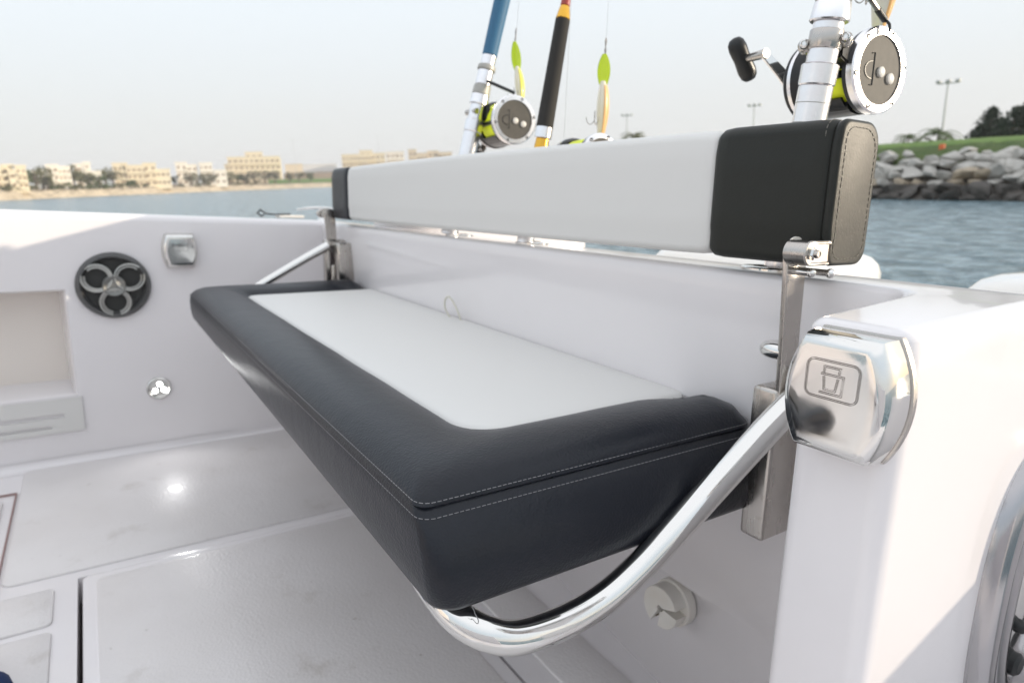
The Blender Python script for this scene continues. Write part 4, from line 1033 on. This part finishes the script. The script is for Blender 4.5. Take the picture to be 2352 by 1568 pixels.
tree('palm_tree', 'low bushy palm just above the white backrest', 'palm tree', gpos(1458, 100, 3.0), 4.6, 5.0, 'palm', LEAF[1], 53, None)
mp_ = wpt(2163, 345, 41); bm = B(); tube(bm, [(mp_.x, mp_.y, 2.3), (mp_.x, mp_.y, mp_.z + 0.25)], 0.06, 8); box(bm, mp_.x - 0.12, mp_.x + 0.12, mp_.y - 0.05, mp_.y + 0.05, mp_.z, mp_.z + 0.3)
tag(mk('marker_post', bm, ORANGE, None, (mp_.x, mp_.y, 2.3)), 'small orange marker post on the edge of the lawn above the boulders', 'marker post', boat=False)

# far buildings
def far_d(u):
    for (a, d0), (b, d1) in zip(far_u, far_u[1:]):
        if a <= u <= b: return d0 + (d1 - d0) * (u - a) / (b - a)
def building(label, blocks, setback, m, cat='building', win=True, seed=1, zb=3.2):
    """blocks: (u0, u1, vtop, rows, cols) as they show at their own distance"""
    rnd = random.Random(seed)
    u0 = min(b[0] for b in blocks); u1 = max(b[1] for b in blocks); d = far_d((u0 + u1) / 2) + setback
    c = gpos((u0 + u1) / 2, d, zb); t = thing('far_building', label, cat, c, None, boat=False)
    a = az_of((u0 + u1) / 2); fwd = Vector((a.x, a.y, 0)); rt = Vector((a.y, -a.x, 0))
    for (x0, x1, vt, rows_, cols_) in blocks:
        cc = Vector(gpos((x0 + x1) / 2, d, zb)); W = (x1 - x0) / FPX * d * 0.80 if False else (Vector(gpos(x1, d, 0)) - Vector(gpos(x0, d, 0))).length
        H = wpt((x0 + x1) / 2, vt, d).z - zb; D = max(6, W * 0.6)
        dj = rnd.uniform(0, 2.0); cc = cc + fwd * dj
        def bx_(bm, r0, r1, f0, f1, z0, z1):
            vs = [bm.verts.new(cc + rt * r + fwd * f + Vector((0, 0, z))) for z in (z0, z1) for r, f in ((r0, f0), (r1, f0), (r1, f1), (r0, f1))]
            for q in ((3, 2, 1, 0), (4, 5, 6, 7), (0, 1, 5, 4), (1, 2, 6, 5), (2, 3, 7, 6), (3, 0, 4, 7)): bm.faces.new([vs[k] for k in q])
        bm = B(); bx_(bm, -W / 2, W / 2, 0, D, -1, H); wl = mk('wall', bm, m, t, smooth=False)
        bm = B(); bx_(bm, -W / 2 - 0.25, W / 2 + 0.25, -0.25, 0.3, H - 0.1, H + 0.5); bx_(bm, -W / 2 - 0.25, -W / 2 + 0.2, 0.31, D, H - 0.1, H + 0.5); bx_(bm, W / 2 - 0.2, W / 2 + 0.25, 0.31, D, H - 0.1, H + 0.5); mk('parapet', bm, m, wl, smooth=False)
        for r in range(rows_):
            for c_ in range(cols_):
                fh = (H - 0.6) / rows_; cw_ = W / cols_
                x = -W / 2 + cw_ * (c_ + 0.5); z = 0.4 + fh * r + fh * 0.30; ww = cw_ * rnd.uniform(0.20, 0.36); hh = fh * 0.32
                bm = B(); bx_(bm, x - ww, x + ww, -0.12, 0.05, z, z + hh); mk('window', bm, WIN, wl, smooth=False)
            if rows_ > 2:
                bm = B(); bx_(bm, -W / 2 + 0.4, W / 2 - 0.4, -0.9, -0.13, 0.2 + (H - 0.6) / rows_ * r - 0.1, 0.2 + (H - 0.6) / rows_ * r + 0.55); mk('balcony', bm, m, wl, smooth=False)
    return t
building('cream villa with a small roof tower at the left edge of the far shore', [(-60, 26, 386, 3, 5), (14, 40, 380, 3, 2), (44, 68, 382, 3, 2), (26, 44, 392, 2, 1)], 14, STUCCO[0], seed=2)
building('low pale house behind trees between the two leftmost villas', [(80, 114, 394, 1, 2)], 60, STUCCO[1], seed=3)
building('white stepped villa second from the left on the far shore', [(114, 142, 380, 3, 2), (140, 169, 384, 3, 3)], 14, STUCCO[1], seed=4)
building('brightest white villa with a tower and a lower right wing', [(177, 216, 378, 3, 2), (200, 216, 374, 4, 1), (216, 238, 395, 2, 2)], 16, STUCCO[1], seed=5)
building('wide cream villa with several roof levels in the middle of the far shore', [(266, 300, 376, 3, 3), (296, 345, 381, 3, 4), (336, 366, 376, 3, 2), (364, 396, 390, 2, 3)], 14, STUCCO[0], seed=6)
building('pair of pale villas with a shaded left wall before the large block', [(410, 436, 374, 3, 2), (436, 460, 379, 3, 2), (464, 494, 375, 3, 3), (496, 524, 392, 2, 2)], 14, STUCCO[1], seed=7)
building('large four-storey sand-coloured block with long rows of windows', [(531, 651, 361, 4, 10), (572, 612, 350, 5, 3), (522, 534, 378, 3, 1), (640, 652, 366, 4, 1)], 60, STUCCO[0], seed=8)
building('low sand-coloured house on the brown slope', [(660, 700, 378, 1, 4)], 130, STUCCO[2], seed=9)
building('long low white-roofed hall left of the backrest', [(698, 778, 378, 1, 8)], 180, SAIL, seed=10)
building('tall sand-coloured block rising just above the left end of the backrest', [(791, 860, 355, 4, 8), (832, 862, 346, 5, 2), (856, 890, 352, 4, 3)], 90, STUCCO[0], seed=11)
building('pale block beyond the backrest between the sand-coloured block and the rods', [(892, 933, 349, 4, 4)], 110, STUCCO[1], seed=12)
building('row of far pale buildings just left of the blue-gripped rod', [(943, 962, 344, 4, 2), (962, 988, 352, 3, 3), (986, 1012, 347, 4, 2), (1010, 1042, 350, 4, 3)], 120, STUCCO[2], seed=13)
# trees and bushes of the far shore
specs = [(58, 9, 6, 0), (84, 9, 8, 1), (100, 11, 9, 1), (110, 6, 6, 1), (172, 12, 7, 1), (186, 9, 6, 1), (206, 8, 6, 1), (228, 7, 8, 0), (244, 10, 9, 1), (262, 11, 9, 1), (300, 4, 6, 0), (352, 4, 7, 0), (402, 7, 5, 2), (440, 11, 8, 1), (470, 8, 8, 1), (488, 9, 7, 1), (530, 9, 9, 1), (548, 8, 9, 0), (566, 8, 8, 2), (588, 10, 9, 2), (612, 10, 9, 2), (634, 10, 8, 2), (666, 9, 7, 1), (690, 9, 7, 1), (716, 8, 6, 0)]
for i, (u, h, w, k) in enumerate(specs):
    lab = ['leafy green tree among the far-shore villas', 'olive-grey feathery tree among the far-shore villas', 'dark green tree before the large block on the far shore'][k]
    tree('shore_tree', lab, 'tree', gpos(u, far_d(u) + 9 + (i % 3) * 2, 3.0), h * 0.82, w * 0.95, 'round', LEAF[k], 80 + i, ['green trees of the far shore', 'olive trees of the far shore', 'dark trees of the far shore'][k], 420, 0.45)
rnd = random.Random(3)
for i, u in enumerate([10, 30, 45, 64, 78, 118, 135, 150, 165, 182, 200, 216, 234, 252, 276, 318, 334, 372, 418, 452, 478, 505, 518, 540, 556, 574, 596]):
    h = rnd.uniform(1.5, 3.0); w = rnd.uniform(3.5, 6.5); p = Vector(gpos(u, far_d(u) + 8.5, 2.9)); bm = B()
    for k in range(6): clump(bm, p + Vector((rnd.uniform(-0.5, 0.5) * w * 0.7, rnd.uniform(-0.5, 0.5) * w * 0.7, h * rnd.uniform(0.3, 0.7))), w * 0.22, 26, 0.4, rnd)
    k = rnd.choice((0, 1, 1)); o = mk('shrub', bm, LEAF[k], None, tuple(p), smooth=False)
    tag(o, ['green shrub along the far shore promenade', 'olive shrub along the far shore promenade'][k], 'shrub', ['green shrubs of the far shore', 'olive shrubs of the far shore'][k], boat=False)

# humid air over the water
bm = B(); box(bm, -400, 1500, -1500, 900, -2.5, 60); hz = mk('haze', bm, bpy.data.materials.new('haze'), None, smooth=False); hz['kind'] = 'stuff'
hm = hz.data.materials[0]; hm.use_nodes = True; hn = hm.node_tree.nodes; hn.clear()
pv = hn.new('ShaderNodeVolumePrincipled'); ho = hn.new('ShaderNodeOutputMaterial'); pv.inputs['Color'].default_value = (0.95, 0.96, 1.0, 1); pv.inputs['Density'].default_value = 0.00038
hm.node_tree.links.new(pv.outputs[0], ho.inputs['Volume'])
# ------------------------------------------------------------------ put the boat frame into the world
for o in BOAT:
    o.matrix_basis = TB @ Matrix.Translation(o.location) @ o.rotation_euler.to_matrix().to_4x4()
